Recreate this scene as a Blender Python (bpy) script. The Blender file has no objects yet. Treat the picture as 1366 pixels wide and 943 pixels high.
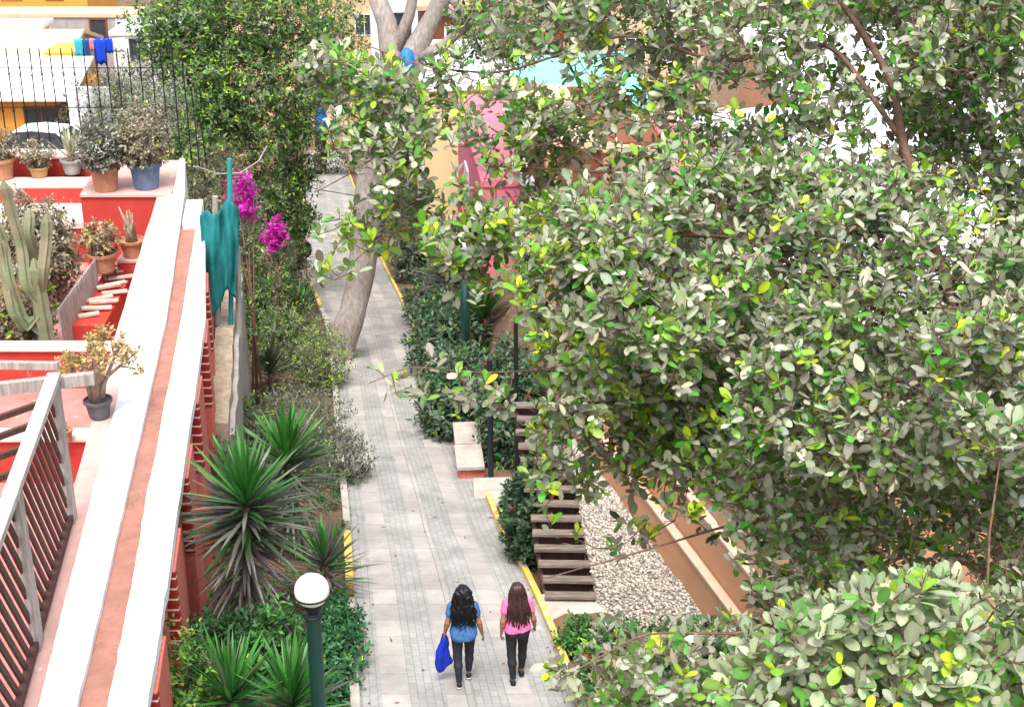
import bpy, math, random
import numpy as np
from mathutils import Vector, Matrix, noise as mnoise

random.seed(7)
RNG = np.random.default_rng(7)
S = bpy.context.scene
COL = S.collection
R = math.radians

# ------------------------------------------------------------------ camera, world, sun, exposure
CAM_H = 11.4
F_PX, PITCH, CX, CY = 1950.0, R(22.5), 683.0, 471.5
cam_d = bpy.data.cameras.new('camera')
cam_d.sensor_width = 36.0
cam_d.lens = 36.0 * F_PX / 1366.0
cam_d.clip_start = 0.05
cam_d.clip_end = 2000
cam = bpy.data.objects.new('camera', cam_d)
COL.objects.link(cam)
cam.location = (0, 0, CAM_H)
cam.rotation_euler = (R(90) - PITCH, 0, 0)
S.camera = cam

SUN_EL, SUN_AZ = R(64), R(182)          # azimuth clockwise from +Y
W = bpy.data.worlds.new('World')
S.world = W
W.use_nodes = True
nt = W.node_tree
bg = nt.nodes['Background']
sky = nt.nodes.new('ShaderNodeTexSky')
sky.sky_type = 'NISHITA'
sky.sun_disc = False
sky.sun_elevation = SUN_EL
sky.sun_rotation = SUN_AZ
sky.air_density = 1.0
sky.dust_density = 4.0
sky.ozone_density = 0.6
hs = nt.nodes.new('ShaderNodeHueSaturation')
hs.inputs['Saturation'].default_value = 0.35       # a veiled, overcast sky
nt.links.new(sky.outputs[0], hs.inputs['Color'])
nt.links.new(hs.outputs[0], bg.inputs['Color'])
bg.inputs['Strength'].default_value = 0.15
sun_d = bpy.data.lights.new('sun', 'SUN')
sun_d.energy = 1.5
sun_d.angle = R(22)
sun_d.color = (1.0, 0.96, 0.9)
sun = bpy.data.objects.new('sun', sun_d)
COL.objects.link(sun)
sun.rotation_euler = (R(90) - SUN_EL, 0, -SUN_AZ + math.pi)
_v = Vector((math.sin(SUN_AZ) * math.cos(SUN_EL), math.cos(SUN_AZ) * math.cos(SUN_EL), math.sin(SUN_EL)))
sun.rotation_euler = (-_v).to_track_quat('-Z', 'Y').to_euler()
S.view_settings.view_transform = 'Standard'
S.view_settings.look = 'None'
S.view_settings.exposure = 1.2
S.view_settings.gamma = 1.0

# ------------------------------------------------------------------ survey of the place: sight lines to world points
_FW = np.array([0, math.cos(PITCH), -math.sin(PITCH)])
_UP = np.array([0, math.sin(PITCH), math.cos(PITCH)])
_RT = np.array([1.0, 0, 0])
_C0 = np.array([0, 0, CAM_H])
SLOPE, Y0 = 0.18, 16.0


def ray(x, y):
    return _FW + _RT * (x - CX) / F_PX - _UP * (y - CY) / F_PX


def Zp(x, y, z):
    r = ray(x, y)
    return _C0 + r * ((z - CAM_H) / r[2])


def Yp(x, y, Y):
    r = ray(x, y)
    return _C0 + r * (Y / r[1])


def Dp(x, y, d):
    return _C0 + ray(x, y) * d


def G(x, y, off=0.0):
    r = ray(x, y)
    t = (SLOPE * Y0 + off - CAM_H) / (r[2] + SLOPE * r[1])
    return _C0 + r * t


def base_z(Y):
    return -SLOPE * (Y - Y0)


def sstep(t):
    t = np.clip(t, 0, 1)
    return t * t * (3 - 2 * t)


# path edges (surveyed)
_RE = [(880, 1250), (815, 1040), (770, 943), (740, 862), (714, 800), (690, 750), (664, 705), (646, 660), (628, 622),
       (603, 570), (578, 510), (550, 440), (531, 395), (512, 358), (490, 300), (471, 250), (461, 222), (452, 200)]
_LE = [(510, 1250), (486, 1040), (481, 943), (476, 860), (471, 760), (467, 690), (462, 640), (456, 590), (451, 520), (446, 470),
       (438, 430), (426, 400), (413, 375), (408, 340), (407, 290), (408, 250), (408, 222), (407, 200)]
_re = np.array([G(*p) for p in _RE])
_le = np.array([G(*p) for p in _LE])


def xr(Y):
    return np.interp(Y, _re[:, 1], _re[:, 0])


def xl(Y):
    return np.interp(Y, _le[:, 1], _le[:, 0])


def xwall(Y):
    return -4.50 - 0.165 * (np.asarray(Y, float) - 17.8)


def plateau(Y):
    return np.where(Y < 40, -0.3, -0.3 - 0.16 * (Y - 40))


def terrain(x, Y):
    x = np.asarray(x, float)
    Y = np.asarray(Y, float)
    b = base_z(Y)
    tl = sstep((xwall(Y) - 0.4 - x) / np.where(Y < 35, 0.9, 2.6))
    h = b * (1 - tl) + np.maximum(plateau(Y), b) * tl
    u = x - xr(Y)
    tr = sstep((Y - 20.0) / 3.2) * sstep((u - 1.0) / 1.0)
    h = h + 2.1 * tr * np.clip(1 - (Y - 30) / 60, 0.2, 1)
    far = sstep((Y - 110) / 60)
    h = h * (1 - far) + np.maximum(h, -17) * far
    return h - 0.03


def tz(x, Y):
    return float(terrain(x, Y))


# ------------------------------------------------------------------ materials
def new_mat(name):
    m = bpy.data.materials.new(name)
    m.use_nodes = True
    return m, m.node_tree, m.node_tree.nodes['Principled BSDF']


def N(nt_, t, **kw):
    n = nt_.nodes.new(t)
    for k, v in kw.items():
        if k in n.inputs:
            n.inputs[k].default_value = v
        else:
            setattr(n, k, v)
    return n


def rgba(c):
    return (c[0], c[1], c[2], 1.0)


def mat(name, c, rough=0.8, c2=None, scale=6.0, amount=0.6, bump=0.0, bscale=30.0, metal=0.0, spot=None, coord='Object', stretch=None, spec=0.3):
    m, t, p = new_mat(name)
    p.inputs['Roughness'].default_value = rough
    p.inputs['Metallic'].default_value = metal
    p.inputs['Specular IOR Level'].default_value = spec
    tc = N(t, 'ShaderNodeTexCoord')
    vec = tc.outputs[coord]
    if stretch:
        mp = N(t, 'ShaderNodeMapping')
        mp.inputs['Scale'].default_value = stretch
        t.links.new(vec, mp.inputs['Vector'])
        vec = mp.outputs[0]
    if c2 is None:
        c2 = tuple(v * 0.72 for v in c)
    nz = N(t, 'ShaderNodeTexNoise', Scale=scale, Detail=8.0, Roughness=0.65)
    t.links.new(vec, nz.inputs['Vector'])
    rp = N(t, 'ShaderNodeValToRGB')
    rp.color_ramp.elements[0].position = 0.5 - 0.25 * (1.2 - amount)
    rp.color_ramp.elements[1].position = 0.5 + 0.25 * (1.2 - amount)
    rp.color_ramp.elements[0].color = rgba(c2)
    rp.color_ramp.elements[1].color = rgba(c)
    t.links.new(nz.outputs['Fac'], rp.inputs['Fac'])
    out = rp.outputs['Color']
    if spot:                       # worn spots of another colour: (colour, scale, threshold)
        n2 = N(t, 'ShaderNodeTexNoise', Scale=spot[1], Detail=6.0, Roughness=0.7)
        t.links.new(vec, n2.inputs['Vector'])
        r2 = N(t, 'ShaderNodeValToRGB')
        r2.color_ramp.elements[0].position = spot[2]
        r2.color_ramp.elements[1].position = spot[2] + 0.06
        t.links.new(n2.outputs['Fac'], r2.inputs['Fac'])
        mx = N(t, 'ShaderNodeMixRGB')
        t.links.new(r2.outputs['Color'], mx.inputs['Fac'])
        t.links.new(out, mx.inputs['Color1'])
        mx.inputs['Color2'].default_value = rgba(spot[0])
        out = mx.outputs['Color']
    t.links.new(out, p.inputs['Base Color'])
    if bump:
        nb = N(t, 'ShaderNodeTexNoise', Scale=bscale, Detail=6.0)
        t.links.new(vec, nb.inputs['Vector'])
        b = N(t, 'ShaderNodeBump', Strength=bump, Distance=0.02)
        t.links.new(nb.outputs['Fac'], b.inputs['Height'])
        t.links.new(b.outputs[0], p.inputs['Normal'])
    return m


def leaf_mat(name, rough=0.5, trans=0.3, spec=0.4):
    m, t, p = new_mat(name)
    a = N(t, 'ShaderNodeAttribute', attribute_name='col')
    t.links.new(a.outputs['Color'], p.inputs['Base Color'])
    p.inputs['Roughness'].default_value = rough
    p.inputs['Specular IOR Level'].default_value = spec
    tr = N(t, 'ShaderNodeBsdfTranslucent')
    t.links.new(a.outputs['Color'], tr.inputs['Color'])
    mx = N(t, 'ShaderNodeMixShader')
    mx.inputs[0].default_value = trans
    t.links.new(p.outputs[0], mx.inputs[1])
    t.links.new(tr.outputs[0], mx.inputs[2])
    t.links.new(mx.outputs[0], t.nodes['Material Output'].inputs['Surface'])
    return m


def brick_mat(name, c1, c2, cm, bw, bh, mortar=0.01, coord='UV', rough=0.85, offset=0.5, stain=0.35, rot=0.0, squash=1.0, bump=0.4):
    m, t, p = new_mat(name)
    tc = N(t, 'ShaderNodeTexCoord')
    mp = N(t, 'ShaderNodeMapping')
    mp.inputs['Rotation'].default_value = (0, 0, rot)
    t.links.new(tc.outputs[coord], mp.inputs['Vector'])
    b = N(t, 'ShaderNodeTexBrick')
    b.inputs['Scale'].default_value = 1.0
    b.inputs['Brick Width'].default_value = bw
    b.inputs['Row Height'].default_value = bh
    b.inputs['Mortar Size'].default_value = mortar
    b.inputs['Mortar Smooth'].default_value = 0.3
    b.inputs['Bias'].default_value = 0.0
    b.offset = offset
    b.inputs['Color1'].default_value = rgba(c1)
    b.inputs['Color2'].default_value = rgba(c2)
    b.inputs['Mortar'].default_value = rgba(cm)
    t.links.new(mp.outputs[0], b.inputs['Vector'])
    nz = N(t, 'ShaderNodeTexNoise', Scale=1.1, Detail=10.0, Roughness=0.7)
    t.links.new(tc.outputs['Object'], nz.inputs['Vector'])
    mr = N(t, 'ShaderNodeMapRange')
    mr.inputs['From Min'].default_value = 0.3
    mr.inputs['From Max'].default_value = 0.7
    mr.inputs['To Min'].default_value = 1.0 - stain
    mr.inputs['To Max'].default_value = 1.08
    t.links.new(nz.outputs['Fac'], mr.inputs['Value'])
    n3 = N(t, 'ShaderNodeTexNoise', Scale=45.0, Detail=4.0)
    t.links.new(tc.outputs['Object'], n3.inputs['Vector'])
    m3 = N(t, 'ShaderNodeMapRange')
    m3.inputs['To Min'].default_value = 0.8
    m3.inputs['To Max'].default_value = 1.2
    t.links.new(n3.outputs['Fac'], m3.inputs['Value'])
    mm = N(t, 'ShaderNodeMath', operation='MULTIPLY')
    t.links.new(mr.outputs[0], mm.inputs[0])
    t.links.new(m3.outputs[0], mm.inputs[1])
    vm = N(t, 'ShaderNodeVectorMath', operation='SCALE')
    t.links.new(b.outputs['Color'], vm.inputs[0])
    t.links.new(mm.outputs[0], vm.inputs['Scale'])
    t.links.new(vm.outputs[0], p.inputs['Base Color'])
    p.inputs['Roughness'].default_value = rough
    p.inputs['Specular IOR Level'].default_value = 0.25
    bp = N(t, 'ShaderNodeBump', Strength=bump, Distance=0.01)
    bp.invert = True
    t.links.new(b.outputs['Fac'], bp.inputs['Height'])
    t.links.new(bp.outputs[0], p.inputs['Normal'])
    return m


M = {}
M['soil'] = mat('soil', (0.20, 0.12, 0.075), 0.95, (0.10, 0.065, 0.04), 1.5, bump=0.8, bscale=8, spot=((0.28, 0.22, 0.15), 5, 0.6))
M['paver'] = brick_mat('paver', (0.41, 0.395, 0.375), (0.355, 0.345, 0.33), (0.27, 0.26, 0.245), 0.20, 0.10, 0.006, stain=0.42, rot=R(90))
M['slab'] = brick_mat('slab', (0.47, 0.44, 0.41), (0.37, 0.345, 0.325), (0.25, 0.235, 0.22), 0.62, 5.0, 0.008, stain=0.36, rot=R(90), offset=0.0)
M['kerb'] = mat('kerb', (0.50, 0.47, 0.42), 0.9, (0.34, 0.31, 0.27), 4, bump=0.4)
M['kerb_yellow'] = mat('kerb_yellow', (0.74, 0.52, 0.09), 0.8, (0.60, 0.40, 0.09), 5, spot=((0.50, 0.44, 0.35), 7, 0.52), bump=0.3)
M['white'] = mat('white', (0.80, 0.81, 0.82), 0.8, (0.66, 0.67, 0.68), 2.0, amount=0.5, bump=0.3, spot=((0.50, 0.46, 0.42), 5, 0.68))
M['pale_pink'] = mat('pale_pink', (0.66, 0.41, 0.37), 0.85, (0.56, 0.33, 0.29), 2.5, amount=0.5, bump=0.2, spot=((0.74, 0.66, 0.6), 3, 0.62))
M['terracotta_band'] = mat('terracotta_band', (0.40, 0.19, 0.145), 0.92, (0.29, 0.14, 0.105), 4, amount=0.6, bump=0.8, bscale=30, spot=((0.24, 0.13, 0.09), 7, 0.59))
M['salmon'] = mat('salmon', (0.62, 0.19, 0.14), 0.9, (0.50, 0.13, 0.10), 7, amount=0.5, bump=0.5, bscale=25, stretch=(3, 3, .5))
M['red_brick'] = brick_mat('red_brick', (0.34, 0.03, 0.025), (0.26, 0.025, 0.02), (0.80, 0.70, 0.62), 9.0, 0.15, 0.016, stain=0.2, offset=0.0)
M['red'] = mat('red_paint', (0.50, 0.055, 0.04), 0.8, (0.42, 0.04, 0.03), 3, amount=0.4, bump=0.15, spot=((0.50, 0.22, 0.18), 4, 0.62), stretch=(1, 1, .4))
M['red_floor'] = mat('red_floor', (0.52, 0.24, 0.21), 0.85, (0.42, 0.15, 0.13), 2, amount=0.5, spot=((0.6, 0.34, 0.3), 3, 0.6))
M['worn_white'] = mat('worn_white', (0.68, 0.60, 0.54), 0.88, (0.56, 0.47, 0.40), 3, bump=0.3, spot=((0.36, 0.24, 0.19), 5, 0.64))
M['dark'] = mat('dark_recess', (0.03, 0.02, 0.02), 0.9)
M['concrete'] = mat('concrete', (0.40, 0.38, 0.35), 0.9, (0.26, 0.24, 0.22), 3, bump=0.5)
M['adobe'] = mat('adobe', (0.47, 0.39, 0.29), 0.95, (0.30, 0.24, 0.17), 6, bump=0.9, bscale=18)
M['stone'] = mat('stone', (0.48, 0.43, 0.38), 0.9, (0.34, 0.30, 0.26), 3, bump=0.6, bscale=14)
M['old_wood'] = mat('old_wood', (0.50, 0.45, 0.42), 0.9, (0.26, 0.22, 0.20), 3, stretch=(9, 9, 0.8), bump=0.6, bscale=12)
M['rail_wood'] = mat('rail_wood', (0.56, 0.52, 0.49), 0.9, (0.36, 0.32, 0.30), 3, stretch=(6, 1.2, 6), bump=0.5, bscale=8)
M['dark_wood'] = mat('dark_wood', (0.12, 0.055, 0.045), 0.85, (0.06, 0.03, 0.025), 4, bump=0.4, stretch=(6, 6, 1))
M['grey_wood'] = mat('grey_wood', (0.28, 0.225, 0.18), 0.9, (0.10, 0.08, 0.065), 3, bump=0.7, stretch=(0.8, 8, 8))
M['brown_wall'] = mat('brown_wall', (0.50, 0.27, 0.155), 0.88, (0.41, 0.21, 0.115), 1.6, amount=0.4, bump=0.25, spot=((0.28, 0.15, 0.09), 3, 0.66))
M['pale_ledge'] = mat('pale_ledge', (0.52, 0.37, 0.28), 0.85, (0.42, 0.29, 0.21), 4, bump=0.2)
M['bark'] = mat('bark', (0.42, 0.37, 0.33), 0.95, (0.24, 0.20, 0.18), 5, bump=1.0, bscale=10, stretch=(3, 3, 1), spot=((0.42, 0.40, 0.36), 3, 0.6))
M['bark_brown'] = mat('bark_brown', (0.23, 0.13, 0.095), 0.9, (0.12, 0.07, 0.05), 9, bump=0.8, bscale=40)
M['bark_dark'] = mat('bark_dark', (0.12, 0.09, 0.07), 0.95, (0.06, 0.045, 0.035), 6, bump=0.8)
M['blue_paint'] = mat('blue_paint', (0.02, 0.12, 0.62), 0.55, (0.03, 0.25, 0.65), 6)
M['leaf'] = leaf_mat('leaf', 0.5, 0.25)
M['leaf_waxy'] = leaf_mat('leaf_waxy', 0.42, 0.28, 0.5)
M['blade'] = leaf_mat('blade', 0.45, 0.15, 0.4)
M['petal'] = leaf_mat('petal', 0.6, 0.4, 0.2)
M['iron'] = mat('iron', (0.02, 0.02, 0.022), 0.6, metal=0.3)
M['post_green'] = mat('post_green', (0.004, 0.045, 0.038), 0.4, (0.003, 0.03, 0.026), 4, spec=0.5)
M['post_black'] = mat('post_black', (0.012, 0.02, 0.022), 0.5)
M['terracotta'] = mat('terracotta', (0.50, 0.24, 0.14), 0.85, (0.36, 0.17, 0.10), 6, bump=0.3, spot=((0.55, 0.42, 0.33), 5, 0.62))
M['blue_pot'] = mat('blue_pot', (0.13, 0.20, 0.30), 0.55, (0.08, 0.13, 0.21), 5, bump=0.15)
M['grey_pot'] = mat('grey_pot', (0.13, 0.13, 0.14), 0.8, (0.07, 0.07, 0.08), 8, bump=0.5)
M['ochre_pot'] = mat('ochre_pot', (0.48, 0.30, 0.13), 0.7, (0.36, 0.21, 0.09), 5)
M['cactus'] = mat('cactus', (0.16, 0.20, 0.11), 0.7, (0.25, 0.22, 0.15), 3, bump=0.3)
M['net'] = mat('shade_net', (0.02, 0.22, 0.23), 0.9, (0.012, 0.14, 0.15), 3, bump=0.4, bscale=90)
M['teal_paint'] = mat('teal_paint', (0.02, 0.32, 0.32), 0.6)
M['pebble'] = leaf_mat('pebble', 0.85, 0.0, 0.25)
M['gravel_bed'] = mat('gravel_bed', (0.30, 0.26, 0.22), 0.95, (0.16, 0.14, 0.12), 20, bump=0.9, bscale=25)
M['pink_wall'] = mat('pink_wall', (0.82, 0.22, 0.31), 0.85, (0.70, 0.17, 0.24), 2, amount=0.4, bump=0.15)
M['cream_wall'] = mat('cream_wall', (0.80, 0.64, 0.36), 0.85, (0.70, 0.54, 0.30), 2, amount=0.4)
M['orange_wall'] = mat('orange_wall', (0.78, 0.36, 0.07), 0.85, (0.66, 0.28, 0.06), 2, amount=0.4)
M['peach_wall'] = mat('peach_wall', (0.78, 0.50, 0.32), 0.85, (0.66, 0.40, 0.25), 2, amount=0.4)
M['rust_wood'] = mat('rust_wood', (0.24, 0.085, 0.042), 0.85, (0.15, 0.055, 0.03), 5, stretch=(5, 5, 1), bump=0.3)
M['turquoise'] = mat('turquoise', (0.25, 0.66, 0.60), 0.7, (0.20, 0.56, 0.50), 1.5, amount=0.4)
M['tan_roof'] = mat('tan_roof', (0.68, 0.52, 0.34), 0.85, (0.58, 0.42, 0.27), 3)
M['grey_brick'] = mat('grey_brick', (0.42, 0.38, 0.36), 0.9, (0.32, 0.28, 0.26), 3, bump=0.4)
M['glass'] = mat('window_glass', (0.05, 0.06, 0.07), 0.15, spec=0.6)
M['car_white'] = mat('car_white', (0.82, 0.82, 0.83), 0.3, (0.78, 0.78, 0.79), 2, spec=0.5)
M['rubber'] = mat('rubber', (0.02, 0.02, 0.02), 0.8)
M['bin_grey'] = mat('bin_grey', (0.24, 0.26, 0.28), 0.6, (0.16, 0.17, 0.19), 4)
M['cloth_blue'] = mat('cloth_blue', (0.01, 0.06, 0.62), 0.85)
M['cloth_cyan'] = mat('cloth_cyan', (0.05, 0.50, 0.62), 0.85)
M['cloth_navy'] = mat('cloth_navy', (0.03, 0.08, 0.22), 0.85)
M['cloth_pink'] = mat('cloth_pink', (0.66, 0.25, 0.36), 0.85)
M['cloth_white'] = mat('cloth_white', (0.75, 0.75, 0.78), 0.85)
M['yellow_tarp'] = mat('yellow_tarp', (0.80, 0.52, 0.10), 0.8)
M['skin'] = mat('skin', (0.31, 0.145, 0.085), 0.55, (0.26, 0.12, 0.07), 9, spec=0.4)
M['hair_black'] = mat('hair_black', (0.006, 0.006, 0.009), 0.5, (0.003, 0.003, 0.005), 12, stretch=(1, 1, .15), spec=0.35)
M['hair_brown'] = mat('hair_brown', (0.055, 0.018, 0.012), 0.42, (0.018, 0.007, 0.006), 16, stretch=(1, 1, .1), spec=0.5)
M['denim_shirt'] = mat('denim_shirt', (0.035, 0.10, 0.27), 0.95, (0.06, 0.15, 0.34), 28, spot=((0.15, 0.25, 0.42), 34, 0.6), bump=0.2, bscale=60)
M['pink_shirt'] = mat('pink_shirt', (0.80, 0.16, 0.36), 0.9, (0.72, 0.12, 0.30), 9, amount=0.4)
M['leggings'] = mat('leggings', (0.012, 0.013, 0.02), 0.75, (0.02, 0.022, 0.034), 8)
M['trousers'] = mat('trousers', (0.011, 0.011, 0.013), 0.8, (0.02, 0.019, 0.021), 8)
M['jacket_blue'] = mat('jacket_blue', (0.006, 0.03, 0.45), 0.75, (0.004, 0.02, 0.28), 7)
M['shoe'] = mat('shoe', (0.012, 0.012, 0.013), 0.6)
M['sole'] = mat('sole', (0.72, 0.71, 0.68), 0.7)
M['phone'] = mat('phone', (0.55, 0.55, 0.56), 0.3, spec=0.6)
M['eye'] = mat('eye', (0.03, 0.02, 0.015), 0.2)

gm, gt, gp = new_mat('lamp_glass')        # opal globe, unlit
gp.inputs['Base Color'].default_value = (0.86, 0.87, 0.86, 1)
gp.inputs['Roughness'].default_value = 0.12
gp.inputs['Subsurface Weight'].default_value = 0.2
M['globe'] = gm


# ------------------------------------------------------------------ object helpers
def link(name, me, m, parent=None, loc=None, smooth=False):
    o = bpy.data.objects.new(name, me)
    COL.objects.link(o)
    if m is not None and not me.materials:
        for mm in (m if isinstance(m, (list, tuple)) else [m]):
            me.materials.append(M[mm] if isinstance(mm, str) else mm)
    if smooth:
        me.polygons.foreach_set('use_smooth', [True] * len(me.polygons))
    if parent is not None:
        o.parent = parent
    if loc is not None:
        o.location = loc
    return o


def tag(o, label=None, cat=None, group=None, kind=None):
    if label:
        o['label'] = label
    if cat:
        o['category'] = cat
    if group:
        o['group'] = group
    if kind:
        o['kind'] = kind
    return o


def thing(name, label, cat, loc=(0, 0, 0), rz=0.0, group=None):
    o = bpy.data.objects.new(name, None)
    o.empty_display_size = 0.2
    COL.objects.link(o)
    o.location = tuple(float(v) for v in loc)
    o.rotation_euler = (0, 0, rz)
    return tag(o, label, cat, group)


def copy_tree(o, parent=None):
    c = o.copy()
    COL.objects.link(c)
    if parent is not None:
        c.parent = parent
    for ch in list(o.children):
        copy_tree(ch, c)
    return c


class MB:
    """collects shapes, builds ONE mesh"""
    def __init__(self):
        self.v, self.f, self.uv = [], [], {}

    def add(self, vs, fs):
        n = len(self.v)
        self.v += [tuple(float(c) for c in p) for p in vs]
        self.f += [tuple(i + n for i in f) for f in fs]
        return self

    def box(self, cx, cy, cz, sx, sy, sz, rz=0.0, rx=0.0, ry=0.0):
        mt = Matrix.Translation((cx, cy, cz)) @ Matrix.Rotation(rz, 4, 'Z') @ Matrix.Rotation(ry, 4, 'Y') @ Matrix.Rotation(rx, 4, 'X')
        vs = [mt @ Vector((x * sx / 2, y * sy / 2, z * sz / 2)) for z in (-1, 1) for y in (-1, 1) for x in (-1, 1)]
        return self.add(vs, [(0, 2, 3, 1), (4, 5, 7, 6), (0, 1, 5, 4), (2, 6, 7, 3), (0, 4, 6, 2), (1, 3, 7, 5)])

    def bar(self, a, b, w, h, up=(0, 0, 1)):
        a, b = Vector(a), Vector(b)
        d = (b - a).normalized()
        upv = Vector(up)
        if abs(d.dot(upv)) > 0.97:
            upv = Vector((1, 0, 0))
        sx = d.cross(upv).normalized()
        u = sx.cross(d).normalized()
        vs = [p + sx * i * w / 2 + u * j * h / 2 for p in (a, b) for i, j in ((-1, -1), (1, -1), (1, 1), (-1, 1))]
        return self.add(vs, [(0, 3, 2, 1), (4, 5, 6, 7), (0, 1, 5, 4), (1, 2, 6, 5), (2, 3, 7, 6), (3, 0, 4, 7)])

    def tube(self, pts, radii, n=8, cap=True, wob=0.0):
        pts = [Vector(p) for p in pts]
        if not hasattr(radii, '__len__'):
            radii = [radii] * len(pts)
        base = len(self.v)
        t0 = (pts[1] - pts[0]).normalized()
        a = t0.orthogonal().normalized()
        for i, p in enumerate(pts):
            if i == 0:
                t = t0
            elif i == len(pts) - 1:
                t = (pts[i] - pts[i - 1]).normalized()
            else:
                t = ((pts[i + 1] - pts[i]).normalized() + (pts[i] - pts[i - 1]).normalized()).normalized()
            a = (a - t * a.dot(t)).normalized()
            b = t.cross(a)
            for k in range(n):
                an = 2 * math.pi * k / n
                r = radii[i]
                if wob:
                    r *= 1 + wob * mnoise.noise(Vector((p.x * 1.7 + math.cos(an), p.y * 1.7 + math.sin(an), p.z * 1.1)))
                self.v.append(tuple(p + (a * math.cos(an) + b * math.sin(an)) * r))
        for i in range(len(pts) - 1):
            for k in range(n):
                k2 = (k + 1) % n
                self.f.append((base + i * n + k, base + i * n + k2, base + (i + 1) * n + k2, base + (i + 1) * n + k))
        if cap:
            self.f.append(tuple(base + k for k in reversed(range(n))))
            self.f.append(tuple(base + (len(pts) - 1) * n + k for k in range(n)))
        return self

    def lathe(self, prof, n=20, c=(0, 0, 0)):
        base = len(self.v)
        for r, z in prof:
            for k in range(n):
                an = 2 * math.pi * k / n
                self.v.append((c[0] + r * math.cos(an), c[1] + r * math.sin(an), c[2] + z))
        for i in range(len(prof) - 1):
            for k in range(n):
                k2 = (k + 1) % n
                self.f.append((base + i * n + k, base + i * n + k2, base + (i + 1) * n + k2, base + (i + 1) * n + k))
        self.f.append(tuple(base + k for k in reversed(range(n))))
        self.f.append(tuple(base + (len(prof) - 1) * n + k for k in range(n)))
        return self

    def prism(self, poly, z0, z1):
        n = len(poly)
        a = sum(poly[i][0] * poly[(i + 1) % n][1] - poly[(i + 1) % n][0] * poly[i][1] for i in range(n))
        if a < 0:
            poly = poly[::-1]
        vs = [(p[0], p[1], z0) for p in poly] + [(p[0], p[1], z1) for p in poly]
        fs = [tuple(reversed(range(n))), tuple(range(n, 2 * n))]
        fs += [(i, (i + 1) % n, n + (i + 1) % n, n + i) for i in range(n)]
        return self.add(vs, fs)

    def strip(self, L, Rr, z0, z1):
        """prism between two polylines, split in quads along its length (z may be lists)"""
        n = len(L)
        z0 = [z0] * n if not hasattr(z0, '__len__') else z0
        z1 = [z1] * n if not hasattr(z1, '__len__') else z1
        b = len(self.v)
        for i in range(n):
            self.v += [(L[i][0], L[i][1], z0[i]), (Rr[i][0], Rr[i][1], z0[i]), (Rr[i][0], Rr[i][1], z1[i]), (L[i][0], L[i][1], z1[i])]
        for i in range(n - 1):
            p, q = b + 4 * i, b + 4 * (i + 1)
            self.f += [(p + 3, p + 2, q + 2, q + 3), (p + 1, q + 1, q + 2, p + 2), (p, p + 3, q + 3, q), (p, q, q + 1, p + 1)]
        e = b + 4 * (n - 1)
        self.f += [(b, b + 1, b + 2, b + 3), (e + 3, e + 2, e + 1, e)]
        return self

    def mesh(self, name):
        me = bpy.data.meshes.new(name)
        me.from_pydata(self.v, [], self.f)
        me.update()
        return me

    def build(self, name, m, parent=None, smooth=False, bevel=0.0, loc=None, auto=False):
        o = link(name, self.mesh(name), m, parent, loc, smooth)
        if bevel:
            md = o.modifiers.new('bevel', 'BEVEL')
            md.width = bevel
            md.segments = 2
            md.limit_method = 'ANGLE'
        return o


def np_mesh(name, V, faces, col=None):
    """faces: list of (k, array n x k)"""
    me = bpy.data.meshes.new(name)
    me.vertices.add(len(V))
    me.vertices.foreach_set('co', np.ascontiguousarray(V, np.float32).ravel())
    loops = np.concatenate([f.ravel() for f in faces]).astype(np.int32)
    starts, tot = [], 0
    for f in faces:
        k = f.shape[1]
        starts.append(tot + np.arange(len(f)) * k)
        tot += f.size
    starts = np.concatenate(starts).astype(np.int32)
    me.loops.add(len(loops))
    me.loops.foreach_set('vertex_index', loops)
    me.polygons.add(len(starts))
    me.polygons.foreach_set('loop_start', starts)
    me.update(calc_edges=True)
    me.validate()
    if col is not None:
        a = me.attributes.new('col', 'FLOAT_COLOR', 'POINT')
        a.data.foreach_set('color', np.concatenate([col, np.ones((len(col), 1))], 1).astype(np.float32).ravel())
    return me


# ------------------------------------------------------------------ foliage
FINE = (np.array([(0, 0, 0), (.14, .2, .02), (.4, .44, .07), (.7, .47, .07), (.9, .27, .02), (1, 0, -.05),
                  (.9, -.27, .02), (.7, -.47, .07), (.4, -.44, .07), (.14, -.2, .02), (.4, 0, 0), (.7, 0, -.01)]),
        [np.array([(0, 10, 2, 1), (10, 11, 3, 2), (0, 9, 8, 10), (10, 8, 7, 11)]), np.array([(11, 5, 4), (11, 4, 3), (11, 6, 5), (11, 7, 6)])])
COARSE = (np.array([(0, 0, 0), (.45, .46, .08), (1, 0, -.04), (.45, -.46, .08)]), [np.array([(0, 2, 1), (0, 3, 2)])])


def norm(a):
    return a / np.maximum(np.linalg.norm(a, axis=-1, keepdims=True), 1e-9)


def leaves_geo(pos, d, up, ln, wd, col, tmpl, curl=0.0):
    T, F = tmpl
    n, k = len(pos), len(T)
    d = norm(d)
    s = norm(np.cross(d, up))
    u = np.cross(s, d)
    x = T[None, :, 0] * ln[:, None]
    y = T[None, :, 1] * wd[:, None]
    z = (T[None, :, 2]) * wd[:, None] - (T[None, :, 0] ** 2) * (np.asarray(curl) * ln)[:, None]
    V = pos[:, None, :] + d[:, None, :] * x[..., None] + s[:, None, :] * y[..., None] + u[:, None, :] * z[..., None]
    off = (np.arange(n) * k)[:, None, None]
    faces = [(f[None] + off).reshape(-1, f.shape[1]) for f in F]
    C = np.repeat(col[:, None, :], k, 1)
    if k > 8:                      # paler midrib, slightly darker rim
        C = C * np.array([1.3, .95, .92, .92, .95, 1.0, .95, .92, .92, .95, 1.18, 1.12])[None, :, None]
    return V.reshape(-1, 3), faces, C.reshape(-1, 3)


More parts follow.
